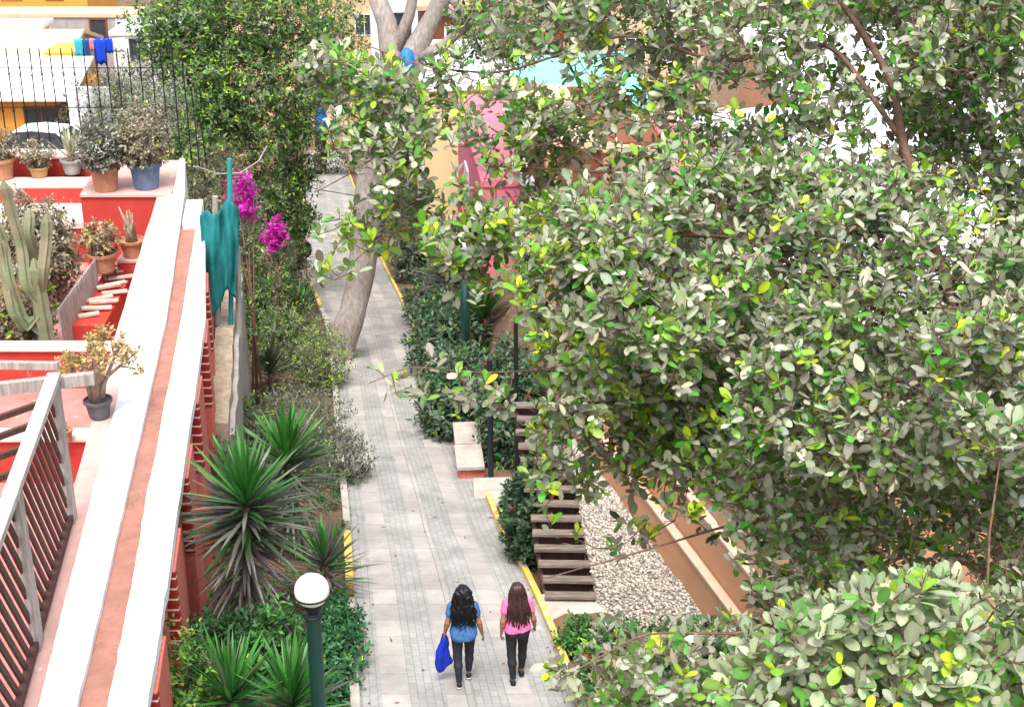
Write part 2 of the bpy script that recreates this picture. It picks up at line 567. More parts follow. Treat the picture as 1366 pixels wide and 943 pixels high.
def palette(n, items, jit=0.18):
    w = np.array([i[1] for i in items], float)
    idx = RNG.choice(len(items), n, p=w / w.sum())
    c = np.array([i[0] for i in items])[idx]
    return np.clip(c * (1 + RNG.normal(0, jit, (n, 1))) * (1 + RNG.normal(0, jit * .3, (n, 3))), 0.004, 0.95)


DUSTY = [((.31, .325, .235), 5), ((.215, .24, .155), 4), ((.085, .13, .05), 3), ((.10, .25, .05), 2), ((.36, .40, .27), 2)]
FICUS = [((.37, .385, .28), 5), ((.27, .30, .19), 4), ((.12, .17, .06), 3.4), ((.09, .29, .04), 3.2), ((.46, .51, .36), 3), ((.20, .175, .13), 1.6), ((.24, .42, .06), 1.2)]
PALE = [((.37, .43, .27), 5), ((.30, .36, .20), 4), ((.19, .27, .10), 3), ((.12, .32, .06), 2.2), ((.44, .49, .33), 2.5)]
DARKG = [((.04, .085, .025), 4), ((.08, .17, .04), 4), ((.14, .28, .06), 3), ((.22, .25, .15), 3), ((.30, .45, .04), .8)]
GREEN = [((.03, .10, .02), 4), ((.05, .17, .03), 4), ((.10, .26, .05), 2)]
GREYG = [((.12, .13, .09), 4), ((.20, .20, .15), 4), ((.07, .09, .05), 4), ((.08, .15, .05), 1)]
JADE = [((.17, .18, .10), 4), ((.30, .26, .13), 3), ((.09, .10, .06), 4), ((.38, .27, .14), 1)]
JADEB = [((.34, .31, .22), 4), ((.22, .20, .13), 4), ((.44, .38, .27), 3), ((.11, .10, .07), 3)]
JADEG = [((.22, .22, .17), 4), ((.31, .30, .24), 3), ((.10, .11, .08), 4), ((.06, .065, .05), 2)]
OCHRE = [((.45, .33, .10), 4), ((.55, .42, .18), 3), ((.25, .2, .08), 2)]
LIME = [((.28, .46, .03), 4), ((.50, .60, .03), 2.5), ((.16, .40, .03), 3), ((.22, .36, .06), 3)]


def rosettes(cent, axis, nper, ln, wratio, pal, young=0.12, tmpl=COARSE, spread=(35, 85), lnj=0.2, curl=0.15):
    """leaf tufts round twig ends -> geometry arrays"""
    n = len(cent)
    axis = norm(axis)
    cnt = RNG.integers(nper[0], nper[1] + 1, n)
    rep = np.repeat(np.arange(n), cnt)
    m = len(rep)
    j = np.concatenate([np.arange(c) for c in cnt]) if n else np.zeros(0)
    frac = j / np.maximum(cnt[rep] - 1, 1)
    a0 = RNG.uniform(0, 6.28, n)[rep]
    ang = a0 + j * 2.4
    A = axis[rep]
    t = norm(np.cross(A, RNG.normal(size=(n, 3))[rep]))
    b = np.cross(A, t)
    el = np.radians(spread[1] + (spread[0] - spread[1]) * frac) + RNG.normal(0, .18, m)
    d = (t * np.cos(ang)[:, None] + b * np.sin(ang)[:, None]) * np.sin(el)[:, None] + A * np.cos(el)[:, None]
    L = ln * (1 + RNG.normal(0, lnj, m)).clip(.45, 1.6) * (1.0 - .35 * (frac > .8))
    pos = cent[rep] + A * ((frac - .6) * ln * 1.3)[:, None]
    up = norm(A * 0.7 + np.array([0, 0, 0.6]) + RNG.normal(0, .25, (m, 3)))
    c = palette(m, pal)
    yr = (RNG.random(n) < young)[rep] & (frac > .35)
    if yr.any():
        c[yr] = palette(int(yr.sum()), LIME, .15)
    return leaves_geo(pos, d, up, L, L * wratio, c, tmpl, curl=RNG.uniform(-.05, curl, m))


def merge(geos):
    Vs, Cs, fd, off = [], [], {}, 0
    for V, F, C in geos:
        for f in F:
            fd.setdefault(f.shape[1], []).append(f + off)
        off += len(V)
        Vs.append(V)
        Cs.append(C)
    return np.concatenate(Vs), [np.concatenate(v) for v in fd.values()], np.concatenate(Cs)


def foliage(name, geos, m, parent=None):
    if not isinstance(geos, list):
        geos = [geos]
    V, F, C = merge(geos)
    return link(name, np_mesh(name, V, F, C), m, parent)


def ell_pts(n, c, r, shell=0.55):
    d = norm(RNG.normal(size=(n, 3)))
    rr = (shell + (1 - shell) * RNG.random(n)) ** 1.0
    inner = RNG.random(n) < 0.25
    rr = np.where(inner, RNG.random(n) ** .5, rr)
    lump = np.array([1 + .28 * mnoise.noise(Vector(v * 2.3) + Vector((c[0], c[1], 0))) for v in d])
    p = d * np.array(r) * (rr * lump)[:, None]
    return p + np.array(c), d


DENS = 2.1


def shrub(name, label, cat, loc, r, pal, n=160, ln=0.07, wr=0.5, nper=(5, 8), young=0.05, group=None, stems=6, spread=(35, 85), sink=0.3, m='leaf', flowers=None):
    t = thing(name, label, cat, loc, group=group)
    c = (0, 0, r[2] * (1 - sink))
    p, d = ell_pts(int(n * (DENS if n < 1000 else 1)), c, r)
    p[:, 2] = np.maximum(p[:, 2], 0.02)
    foliage('foliage', rosettes(p, d + np.array([0, 0, .7]) + RNG.normal(0, .3, d.shape), nper, ln, wr, pal, young, spread=spread), m, t)
    mb = MB()
    for k in range(stems):
        q = p[RNG.integers(len(p))]
        mid = np.array([q[0] * .35, q[1] * .35, q[2] * .5])
        mb.tube([(RNG.normal(0, .04), RNG.normal(0, .04), -.1), mid, q], [.018, .012, .005], 5)
    mb.build('stem', 'bark_dark', t, smooth=True)
    if flowers:
        q, dq = ell_pts(flowers[0], c, tuple(v * 1.03 for v in r), .9)
        dq[:, 2] = np.abs(dq[:, 2]) + .4
        q[:, 2] = c[2] + np.abs(q[:, 2] - c[2])
        for k in range(len(q)):
            foliage('flower', rosettes(q[k:k + 1], dq[k:k + 1], (6, 7), flowers[2] * 1.3, .8, flowers[1], 0, spread=(30, 70)), 'petal', t)
    return t


def sword_leaves(base, axisz, n, ln, wd, el0, el1, pal, droop=0.1, seg=4, jit=.12):
    """long pointed blades; el from vertical (deg)"""
    a = np.arange(n) * 2.39996 + RNG.normal(0, .2, n)
    f = np.linspace(0, 1, n)
    el = np.radians(el0 + (el1 - el0) * f + RNG.normal(0, 6, n))
    d = np.stack([np.cos(a) * np.sin(el), np.sin(a) * np.sin(el), np.cos(el)], 1)
    L = ln * (1 + RNG.normal(0, jit, n))
    pos = np.array(base)[None] + np.array([0, 0, 1.0])[None] * (axisz * (1 - f))[:, None] + d * .02
    s = norm(np.cross(d, np.array([0, 0, 1.0]) + RNG.normal(0, .15, (n, 3))))
    u = np.cross(s, d)
    ts = np.linspace(0, 1, seg + 1)
    ws = np.interp(ts, [0, .12, .45, .8, 1], [.7, .8, 1, .6, .02])
    dr = droop * (1 + RNG.normal(0, .5, n)).clip(0, 3) * L
    V = np.zeros((n, (seg + 1) * 3, 3))
    for i, tt in enumerate(ts):
        c = pos + d * (L * tt)[:, None] - np.array([0, 0, 1.0])[None] * (dr * tt ** 2)[:, None]
        w = wd * ws[i] / 2
        V[:, i * 3] = c - s * w + u * w * .35
        V[:, i * 3 + 1] = c
        V[:, i * 3 + 2] = c + s * w + u * w * .35
    F = []
    for i in range(seg):
        b = i * 3
        F += [(b, b + 1, b + 4, b + 3), (b + 1, b + 2, b + 5, b + 4)]
    F = np.array(F)
    k = V.shape[1]
    faces = (F[None] + (np.arange(n) * k)[:, None, None]).reshape(-1, 4)
    return V.reshape(-1, 3), [faces], np.repeat(palette(n, pal, .2), k, axis=0)


YG = [((.035, .16, .025), 4), ((.05, .21, .035), 4), ((.10, .26, .07), 2), ((.13, .17, .09), 1)]
YO = [((.10, .105, .08), 4), ((.17, .165, .14), 3), ((.045, .055, .035), 4), ((.05, .12, .035), 3)]
YD = [((.11, .10, .085), 4), ((.06, .05, .04), 4), ((.22, .205, .185), 2)]


def yucca(label, foot, top_z, R_leaf, wd=0.05, ngreen=70, nold=90, ndead=70, skirt=1.0, group=None, tilt=(0, 0), pals=(YG, YO, YD)):
    foot = np.array(foot, float)
    t = thing('yucca', label, 'yucca', foot, group=group)
    h = top_z
    tp = np.array([tilt[0], tilt[1], h])
    MB().tube([(0, 0, -.2), tuple(tp * .5 + np.array([.02, 0, 0])), tuple(tp)], [.10, .08, .07], 9, wob=.3).build('trunk', 'bark_brown', t, smooth=True)
    foliage('green_leaves', sword_leaves(tp, .12, ngreen, R_leaf, wd, 8, 58, pals[0], .04), 'blade', t)
    if nold:
        foliage('old_leaves', sword_leaves(tp - np.array([0, 0, .38]), .38, nold, R_leaf * 1.02, wd * .9, 60, 98, pals[1], .09), 'blade', t)
    if ndead:
        foliage('dry_leaves', sword_leaves(tp - np.array([tilt[0] * .4, tilt[1] * .4, .38 + skirt]), skirt, ndead, R_leaf * .78, wd * .8, 95, 140, pals[2], .18), 'blade', t)
    return t


def broad_tree(name, label, foot, path, radii, clumps, pal, n_per_m3=26, ln=.1, wr=.5, nper=(5, 8), young=.08, bark='bark', limbs=True, group=None, tmpl=COARSE):
    """trunk along path (world points), crown as clumps (world centre, radii, count)"""
    t = thing(name, label, 'tree', foot, group=group)
    f = np.array(foot, float)
    loc = [np.array(p, float) - f for p in path]
    pts = [Vector(p) for p in loc]
    fine, fr = [], []
    for i in range(len(pts) - 1):
        for k in range(5):
            q = k / 5
            fine.append(pts[i].lerp(pts[i + 1], q))
            fr.append(radii[i] * (1 - q) + radii[i + 1] * q)
    fine.append(pts[-1])
    fr.append(radii[-1])
    for _ in range(2):
        fine = [fine[0]] + [(fine[i - 1] + fine[i] * 2 + fine[i + 1]) / 4 for i in range(1, len(fine) - 1)] + [fine[-1]]
    MB().tube(fine, fr, 14, wob=.22).build('trunk', bark, t, smooth=True)
    geos = []
    lm = MB()
    for (c, r, n) in clumps:
        c = np.array(c, float) - f
        p, d = ell_pts(n, c, r, .45)
        geos.append(rosettes(p, d + np.array([0, 0, .6]) + RNG.normal(0, .35, d.shape), nper, ln, wr, pal, young, tmpl=tmpl))
        if limbs:
            st = min(fine[len(fine) // 3:], key=lambda q: (q - Vector(c)).length)
            k0 = fine.index(st)
            mid = st.lerp(Vector(c), .5) + Vector((0, 0, -.2))
            lm.tube([st, mid, Vector(c)], [min(fr[k0] * .55, .12), min(fr[k0] * .4, .07), .02], 7)
            for q in p[:8]:
                lm.tube([Vector(c), Vector((c + q) / 2 + np.array([0, 0, .05])), Vector(q)], [.022, .014, .005], 5)
    if geos:
        if limbs:
            lm.build('limbs', bark, t, smooth=True)
        foliage('crown', geos, 'leaf', t)
    return t

# ================================================================== SETTING: ground, path, kerbs
def grid_mesh(name, xs, ys, zf, m, kind='structure'):
    X, Y = np.meshgrid(xs, ys)
    Z = zf(X, Y)
    V = np.stack([X, Y, Z], -1).reshape(-1, 3)
    nx, ny = len(xs), len(ys)
    i = (np.arange(ny - 1)[:, None] * nx + np.arange(nx - 1)[None]).ravel()
    F = np.stack([i, i + 1, i + nx + 1, i + nx], 1)
    o = link(name, np_mesh(name, V, [F]), m, smooth=True)
    return tag(o, kind=kind)


def gz(X, Y):
    h = terrain(X, Y)
    b = np.array([[mnoise.noise(Vector((float(x) * 1.3, float(y) * 1.3, 0))) for x, y in zip(rx, ry)] for rx, ry in zip(X, Y)])
    onp = (X > xl(Y) - .25) & (X < xr(Y) + .25)
    return h + np.where(onp, -0.06, b * 0.06)


_xs = np.concatenate([[-500, -250, -120, -60, -40, -30], np.arange(-24, 14, 0.4), [15, 18, 22, 30, 45, 70, 120, 250, 500]])
_ys = np.concatenate([[-60, -20, 0, 4], np.arange(7, 60, 0.5), np.arange(60, 120, 2), [125, 140, 160, 200, 300, 500, 900]])
grid_mesh('ground', _xs, _ys, gz, 'soil')

_py = np.concatenate([np.arange(8, 60, 0.6), np.arange(60, 108, 2)])


def ribbon(name, ua, ub, m, dz, ys=_py, nu=4):
    """strip of the path between fractions ua..ub of its width, metric UVs"""
    V, UV = [], []
    v = 0.0
    pc = None
    for y in ys:
        a, b = xl(y), xr(y)
        c = np.array([(a + b) / 2, y, base_z(y)])
        if pc is not None:
            v += np.linalg.norm(c - pc)
        pc = c
        for k in range(nu + 1):
            u = ua + (ub - ua) * k / nu
            V.append((a + (b - a) * u, y, base_z(y) + dz))
            UV.append(((u - .5) * 2.65, v))
    n = nu + 1
    F = [(i * n + k, i * n + k + 1, (i + 1) * n + k + 1, (i + 1) * n + k) for i in range(len(ys) - 1) for k in range(nu)]
    me = bpy.data.meshes.new(name)
    me.from_pydata(V, [], F)
    ul = me.uv_layers.new(name='UVMap')
    for lp in me.loops:
        ul.data[lp.index].uv = UV[lp.vertex_index]
    o = link(name, me, m)
    return tag(o, kind='structure')


ribbon('path', 0, 1, 'paver', 0.0, nu=8)
for ua, ub in ((.105, .235), (.405, .525), (.69, .81)):
    ribbon('paving_strip', ua, ub, 'slab', 0.005)


def kerb(name, edge, side, y0, y1, m):
    ys = np.arange(y0, y1, .5)
    L = [(edge(y), y) for y in ys]
    Q = [(edge(y) + side * (.10 if side > 0 else .13), y) for y in ys]
    if side < 0:
        L, Q = Q, L
    o = MB().strip(L, Q, [base_z(y) - .25 for y in ys], [base_z(y) + .10 for y in ys]).build(name, m, bevel=.012)
    return tag(o, kind='structure')


kerb('kerb', xr, 1, 8, 24.3, 'kerb_yellow')
kerb('kerb', xr, 1, 28.0, 105, 'kerb_yellow')
kerb('kerb', xl, -1, 8, 19.5, 'kerb')
kerb('kerb', xl, -1, 19.5, 22.5, 'kerb_yellow')
kerb('kerb', xl, -1, 22.5, 43, 'kerb')
kerb('kerb', xl, -1, 43, 105, 'kerb_yellow')

# ================================================================== LEFT: the terrace with its long white-topped wall
ZT = 2.2
pl = lambda L, z=ZT: [Zp(x, y, z) for x, y in L]
BL = pl([(-25, 1250), (52, 943), (88, 800), (124, 660), (184, 430), (231, 258), (240, 214)])
BR = pl([(32, 1250), (104, 943), (138, 800), (170, 660), (222, 430), (247, 258), (247, 214)])
t = thing('terrace_wall', 'long terrace parapet with white and terracotta bands on top and red brick panels outside', 'wall', (BL[1][0], BL[1][1], 0))
o0 = np.array(t.location)
def rel(L, j=.006):
    P = [np.array(p) - o0 for p in L]
    out = []
    for i in range(len(P) - 1):
        for k in range(10):
            out.append(P[i] + (P[i + 1] - P[i]) * k / 10 + np.array([RNG.normal(0, j), 0, 0]))
    out.append(P[-1])
    return out


rel0 = lambda L: [np.array(p) - o0 for p in L]
MB().strip(rel(BL, .004), rel(BR, .004), .4, ZT + .05).build('white_coping', 'white', t, bevel=.012)
CLx = pl([(32, 1250), (104, 943), (138, 800), (170, 660), (222, 430), (245, 300)])
CR = pl([(85, 1250), (143, 943), (172, 800), (197, 660), (241, 430), (262, 300)])
DR = pl([(150, 1250), (197, 943), (220, 800), (240, 660), (274, 430), (274, 300)])
MB().strip([p + np.array([-.06, 0, 0]) for p in rel(CLx, 0)], [p + np.array([.05, 0, 0]) for p in rel(CR, 0)], .4, ZT - .05).build('terracotta_band', 'terracotta_band', t, bevel=.008)
MB().strip(rel(CR), rel(DR), ZT - .16, ZT + .02).build('white_coping', 'white', t, bevel=.012)
inn = [p + np.array([-.10, 0, 0]) for p in rel0(DR)]
MB().strip([p + np.array([.056, 0, 0]) for p in rel0(CR)], inn, -6, ZT - .163).build('wall_core', 'salmon', t)
fy = [p[1] for p in inn]
fx = [p[0] for p in inn]
face = lambda y: float(np.interp(y, fy, fx))
ya, yb = fy[0], fy[-1]
# pilasters and brick panels along the outer face
y = 10.6 - o0[1]
while y < 26.5 - o0[1]:
    mb = MB()
    mb.strip([(face(y) - .04, y), (face(y + 1.1) - .04, y + 1.1)], [(face(y) + .14, y), (face(y + 1.1) + .14, y + 1.1)], -6, ZT - .166)
    mb.build('pilaster', 'salmon', t, bevel=.01)
    pm = bpy.data.meshes.new('brick_panel')
    xa, xb, zt, zb = face(y) - .03, face(y) + .145, ZT - .17, .85
    pm.from_pydata([(xa, y - .025, zb), (xb, y - .025, zb), (xb, y - .025, zt), (xa, y - .025, zt), (xa, y + .05, zb), (xb, y + .05, zb), (xb, y + .05, zt), (xa, y + .05, zt)], [],
                   [(0, 1, 2, 3), (4, 7, 6, 5), (0, 4, 5, 1), (3, 2, 6, 7), (0, 3, 7, 4), (1, 5, 6, 2)])
    uvl = pm.uv_layers.new(name='UVMap')
    for lp in pm.loops:
        co = pm.vertices[lp.vertex_index].co
        uvl.data[lp.index].uv = (co.x + 4.3, co.z)
    link('brick_panel', pm, 'red_brick', t)
    y += 2.5
# inner ledge, pale pink
AL = pl([(-75, 1250), (26, 943), (62, 800), (95, 660), (158, 430), (209, 262)], ZT)
MB().strip(rel(AL, .006), [p + np.array([-.010, 0, 0]) for p in rel(BL, 0)][:len(AL) * 10 - 9], .4, ZT - .01).build('inner_ledge', 'pale_pink', t, bevel=.01)
blk = Zp(258, 288, ZT)
MB().box(*(blk - o0 + np.array([0, 0, -.02])), .36, 1.6, .30, rz=.15).build('end_block', 'white', t, bevel=.02)

# corner planter wall with pots
CW = pl([(107, 259), (231, 259), (244, 214), (133, 214)])
t = thing('planter_wall', 'deep red parapet corner with pale pink top carrying the two big potted bushes', 'wall', (CW[0][0], CW[0][1], .5))
o1 = np.array(t.location)
q = [np.array(p) - o1 for p in CW]
q[1][0] -= .03
q[2][0] -= .03
MB().prism([tuple(p[:2]) for p in q], -.4, ZT - .5 - .07).build('wall_body', 'red', t)
cq = [p * 1.0 for p in q]
cq[0][1] -= .05
cq[1][1] -= .05
MB().prism([tuple(p[:2]) for p in cq], ZT - .5 - .068, ZT - .5 + .004).build('coping', 'pale_pink', t, bevel=.012)

FLOOR = 0.5
fp = [(-30, 6), (AL[0][0] + .1, 6)] + [(p[0] - .003, p[1]) for p in AL[1:]] + [(CW[1][0], 34.6), (-30, 34.6)]
o = MB().prism(fp, -3.0, FLOOR).build('terrace_floor', 'red_floor')
tag(o, kind='structure')

# stepped seat walls behind, far left
yA, yB, yC = 31.7, 33.2, 34.6
xe = CW[0][0] - .35
t = thing('stepped_planter', 'red stepped planter wall with white topped ledges and dark niches below', 'wall', (xe - 5, yA, FLOOR))
mb = MB()
mb.box(0, (yB - yA) / 2 + .05, 1.40 - FLOOR, 10.7, yB - yA + .1, .16).build('ledge', 'worn_white', t, bevel=.015)
mb = MB()
mb.box(0, yB - yA + .25, (1.83 - FLOOR) / 2, 10.6, .5, 1.83 - FLOOR).build('riser', 'red', t)
MB().box(0, yB - yA + .42, 1.83 - FLOOR + .03, 10.6, .8, .06).build('ledge', 'worn_white', t, bevel=.012)
MB().box(0, yC - yA + .1, (2.20 - FLOOR) / 2, 10.6, .4, 2.20 - FLOOR).build('riser', 'red', t)
MB().box(0, yC - yA + .1, 2.20 - FLOOR + .025, 10.65, .46, .05).build('ledge', 'pale_pink', t, bevel=.012)
for k in range(6):
    MB().box(5.1 - k * 1.9, .35, .41, .35, .6, .80).build('niche_pier', 'red', t)
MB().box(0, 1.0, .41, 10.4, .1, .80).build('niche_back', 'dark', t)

# red planter walls with white tops on the lower terrace
for nm, py, zt, lab in (('far', 468, 1.25, 'red low wall with white top beside the cactus, beyond the pergola'),
                        ('near', 588, 1.25, 'red low wall with white top nearest the camera, under the pergola slats')):
    a = Zp(112, py, zt)
    xr_ = float(np.interp(a[1], [p[1] for p in AL], [p[0] for p in AL])) - .01
    t = thing('low_wall', lab, 'wall', (xr_ - 4, a[1], FLOOR))
    MB().box(0, .16, (zt - FLOOR) / 2, 8, .3, zt - FLOOR).build('wall_body', 'red', t)
    MB().box(0, .15, zt - FLOOR + .03, 7.99, .42, .06).build('coping', 'worn_white', t, bevel=.012)


# pots ------------------------------------------------------------
def pot_parts(t, r, h, m, plain=True, soil=True):
    pr = [(r * .68, 0), (r * .74, .02), (r * .92, h * .8), (r * .93, h * .84), (r * 1.06, h * .84), (r * 1.08, h), (r * .95, h), (r * .93, h * .9)]
    MB().lathe(pr, 24).build('pot', m, t, smooth=False, bevel=.004)
    MB().lathe([(r * .93, h * .88), (r * .5, h * .9), (.01, h * .92)], 20).build('soil', 'soil', t)


def potted(label, loc, r, h, m, bush, n, pal, ln=.06, cat='potted plant', nper=(5, 8), young=.03, name='potted_plant', lift=.55, stems=6, wr=.55, group=None):
    t = thing(name, label, cat, loc, group=group)
    pot_parts(t, r, h, m)
    c = np.array([0, 0, h + bush[2] * lift + .05])
    p, d = ell_pts(n, c, bush)
    p[:, 2] = np.maximum(p[:, 2], h + .04)
    foliage('foliage', rosettes(p, d + np.array([0, 0, .7]), nper, ln, wr, pal, young), 'leaf', t)
    mb = MB()
    for k in range(stems):
        q = p[RNG.integers(len(p))]
        mb.tube([(RNG.normal(0, r * .3), RNG.normal(0, r * .3), h * .85), (q[0] * .5, q[1] * .5, h + (q[2] - h) * .5), q], [.022, .015, .006], 5)
    mb.build('stem', 'bark', t, smooth=True)
    return t


potted('grey green jade bush in a terracotta pot on the pink corner ledge', Zp(142, 254, ZT), .33, .56, 'terracotta', (.62, .60, .74), 520, JADEG, .10)
potted('larger jade bush in the blue pot on the pink corner ledge', Zp(196, 251, ZT), .36, .60, 'blue_pot', (.68, .64, .86), 620, JADEB, .10)
potted('small succulent in a round ochre bowl on the stepped planter', Zp(53, 236, 1.895), .24, .26, 'ochre_pot', (.44, .38, .36), 170, JADEB, .09, lift=.7)
potted('pale succulent in a terracotta pot at the far left of the stepped planter', Zp(3, 238, 1.895), .34, .5, 'terracotta', (.52, .42, .38), 190, JADEB, .09, lift=.7)
potted('bronze jade plant in a dusty terracotta bowl beside the slat fence', Zp(139, 362, 1.25), .30, .42, 'terracotta', (.42, .36, .34), 95, JADEB + OCHRE[:1], .13, lift=.8, nper=(5, 7))
# pot on its iron stand
st = thing('plant_stand', 'low black iron stand under the bronze jade pot', 'stand', Zp(139, 372, .9) * np.array([1, 1, 0]) + np.array([0, 0, FLOOR]))
pp = [o for o in bpy.data.objects if o.get('label', '').startswith('bronze jade')][0]
st.location = (pp.location.x, pp.location.y, FLOOR)
hz = pp.location.z - FLOOR
mb = MB()
for a in range(4):
    an = a * math.pi / 2 + .5
    mb.tube([(.3 * math.cos(an), .3 * math.sin(an), 0), (.22 * math.cos(an), .22 * math.sin(an), hz)], .012, 6)
mb.build('leg', 'iron', st)
for z in (.2, hz - .012):
    MB().tube([(.24 * math.cos(a / 16 * 6.2832), .24 * math.sin(a / 16 * 6.2832), z) for a in range(17)], .012, 6).build('ring', 'iron', st)
# cactus-like succulent in a small pot
t = thing('potted_plant', 'spiky pale succulent in a grey terracotta pot against the red wall', 'potted plant', Zp(178, 342, 1.35))
pot_parts(t, .27, .38, 'terracotta')
mb = MB()
for k in range(9):
    an = k * 2.4
    b = Vector((.1 * math.cos(an), .1 * math.sin(an), .34))
    e = b + Vector((RNG.normal(0, .12), RNG.normal(0, .12), RNG.uniform(.35, .75)))
    mb.tube([b, b.lerp(e, .5) + Vector((RNG.normal(0, .03), 0, 0)), e], [.045, .045, .015], 7, wob=.4)
mb.build('stem', mat('dry_succulent', (.36, .30, .2), .85, (.2, .15, .1), 14, bump=.4), t, smooth=True)
pt = thing('pedestal', 'small red masonry block under the spiky succulent pot', 'pedestal', (t.location.x, t.location.y, FLOOR))
MB().box(0, 0, (1.30 - FLOOR) / 2, .56, .56, 1.30 - FLOOR).build('block', 'red', pt)
MB().box(0, 0, 1.325 - FLOOR, .6, .6, .05).build('cap', 'pale_pink', pt)
# agave in a broken pot with a leaning cane
t = thing('potted_plant', 'narrow upright agave in a stone pot on the stepped planter', 'potted plant', Zp(97, 232, 1.895))
pot_parts(t, .25, .36, 'concrete')
foliage('leaves', sword_leaves((0, 0, .34), .1, 22, .75, .08, 6, 45, [((.25, .28, .2), 3), ((.16, .2, .12), 2), ((.4, .38, .26), 2)], .02), 'blade', t)
# bonsai-like jade on the ledge
bl_ = Zp(133, 556, ZT)
t = thing('bonsai', 'old thick stemmed jade tree in a dark stone pot on the pink ledge', 'bonsai', bl_)
pot_parts(t, .165, .24, 'grey_pot')
mb = MB()
geo = []
for k in range(9):
    an = k * 2.4 + .4
    r1, r2 = RNG.uniform(.05, .15), RNG.uniform(.15, .42)
    z2 = RNG.uniform(.55, .95)
    b = Vector((.05 * math.cos(an), .05 * math.sin(an), .2))
    m1 = Vector((r1 * math.cos(an), r1 * math.sin(an), .45))
    e = Vector((r2 * math.cos(an + .3), r2 * math.sin(an + .3), z2))
    mb.tube([b, m1, e], [.045, .032, .014], 8, wob=.5)
    for s in range(4):
        e2 = e + Vector((RNG.normal(0, .12), RNG.normal(0, .12), RNG.uniform(-.02, .16)))
        mb.tube([m1.lerp(e, .75), e2], [.014, .006], 6)
        if RNG.random() < .85:
            pp_ = np.array(e2)[None] + RNG.normal(0, .05, (5, 3))
            geo.append(rosettes(pp_, np.tile([[0, 0, 1.0]], (5, 1)) + RNG.normal(0, .5, (5, 3)), (5, 8), .068, .6, OCHRE + JADE[1:2], 0))
mb.tube([(0, 0, .18), (0.01, 0, .4), (-.01, .01, .56)], [.09, .075, .04], 10, wob=.5)
t.scale = (1.22,) * 3
mb.build('trunk', mat('jade_bark', (.33, .25, .2), .9, (.18, .13, .1), 14, bump=.7), t, smooth=True)
foliage('foliage', geo, 'leaf', t)
# pots under the pergola
potted('small empty looking clay pot on the red floor behind the lattice', Zp(88, 588, 1.31), .12, .2, 'terracotta', (.07, .07, .05), 6, JADE, .04, lift=.4)

# candelabra cactus
cb = Zp(58, 470, FLOOR + .25)
cb = np.array([Yp(62, 440, 25.6)[0], 25.6, FLOOR])
t = thing('cactus', 'tall grey green candelabra cactus with upright ribbed arms on the terrace', 'cactus', cb)


def ribbed(mb, pts, rad, n=6):
    pts = [Vector(p) for p in pts]
    P = []
    for i in range(len(pts) - 1):
        for k in range(6):
            P.append(pts[i].lerp(pts[i + 1], k / 6))
    P.append(pts[-1])
    for _ in range(2):
        P = [P[0]] + [(P[i - 1] + 2 * P[i] + P[i + 1]) / 4 for i in range(1, len(P) - 1)] + [P[-1]]
    b = len(mb.v)
    m = n * 2
    for i, p in enumerate(P):
        f = i / (len(P) - 1)
        r0 = rad * (1 if f < .93 else .55 if f < .99 else .15) * (.8 + .2 * min(1, f * 4)) * (1 + .05 * math.sin(i * 1.9))
        for k in range(m):
            an = math.pi * k / n
            r = r0 * (1.0 if k % 2 == 0 else .66)
            mb.v.append((p.x + r * math.cos(an), p.y + r * math.sin(an), p.z))
    for i in range(len(P) - 1):
        for k in range(m):
            k2 = (k + 1) % m
            mb.f.append((b + i * m + k, b + i * m + k2, b + (i + 1) * m + k2, b + (i + 1) * m + k))
    mb.f.append(tuple(b + (len(P) - 1) * m + k for k in range(m)))


lx = lambda px, py: (np.array(Yp(px, py, 25.6)) - cb)
ribbed(mb := MB(), [(0, 0, -.1), lx(60, 440), lx(50, 385), lx(45, 345)], .165)
mb.build('trunk', 'cactus', t)
for chain in ([(50, 400), (38, 375), (28, 330), (12, 270), (7, 238)], [(50, 390), (42, 350), (38, 310), (38, 280)], [(54, 395), (60, 360), (62, 320), (62, 284)],
              [(56, 445), (30, 420), (16, 370), (4, 330), (-6, 290)], [(52, 420), (36, 440), (22, 410), (5, 345), (-2, 310)]):
    pts = [lx(*c) + np.array([0, RNG.normal(0, .12), 0]) for c in chain]
    ribbed(mb := MB(), pts, .112)
    mb.build('arm', 'cactus', t)
shrub('jade_bush', 'large dusty jade bush behind the candelabra cactus', 'bush', (Yp(50, 390, 28.9)[0], 28.9, FLOOR), (1.0, .8, 1.35), JADEB, 1150, .125, .55, sink=.15)
shrub('jade_bush', 'low ochre tinted jade bush at the foot of the cactus', 'bush', (Yp(8, 440, 26.2)[0], 26.2, FLOOR), (1.0, .6, .85), JADEB + OCHRE[:1], 420, .12, .55, sink=.2)

# short slat fence beside the bush
a, b = Zp(133, 412, FLOOR), Zp(84, 486, FLOOR)
t = thing('slat_fence', 'short fence of narrow weathered grey slats beside the jade bush', 'fence', a)
dv = Vector(b - a)
L = dv.length
rail = MB()
for z in (.25, .95):
    rail.bar((0, 0, z), dv + Vector((0, 0, z)), .04, .07)
rail.build('rail', 'old_wood', t)
for k in range(int(L / .115)):
    p = dv * ((k + .5) * .115 / L)
    MB().box(p.x + .03, p.y, .56, .035, .07, 1.12, rz=math.atan2(dv.y, dv.x) + math.pi / 2).build('slat', 'old_wood', t)

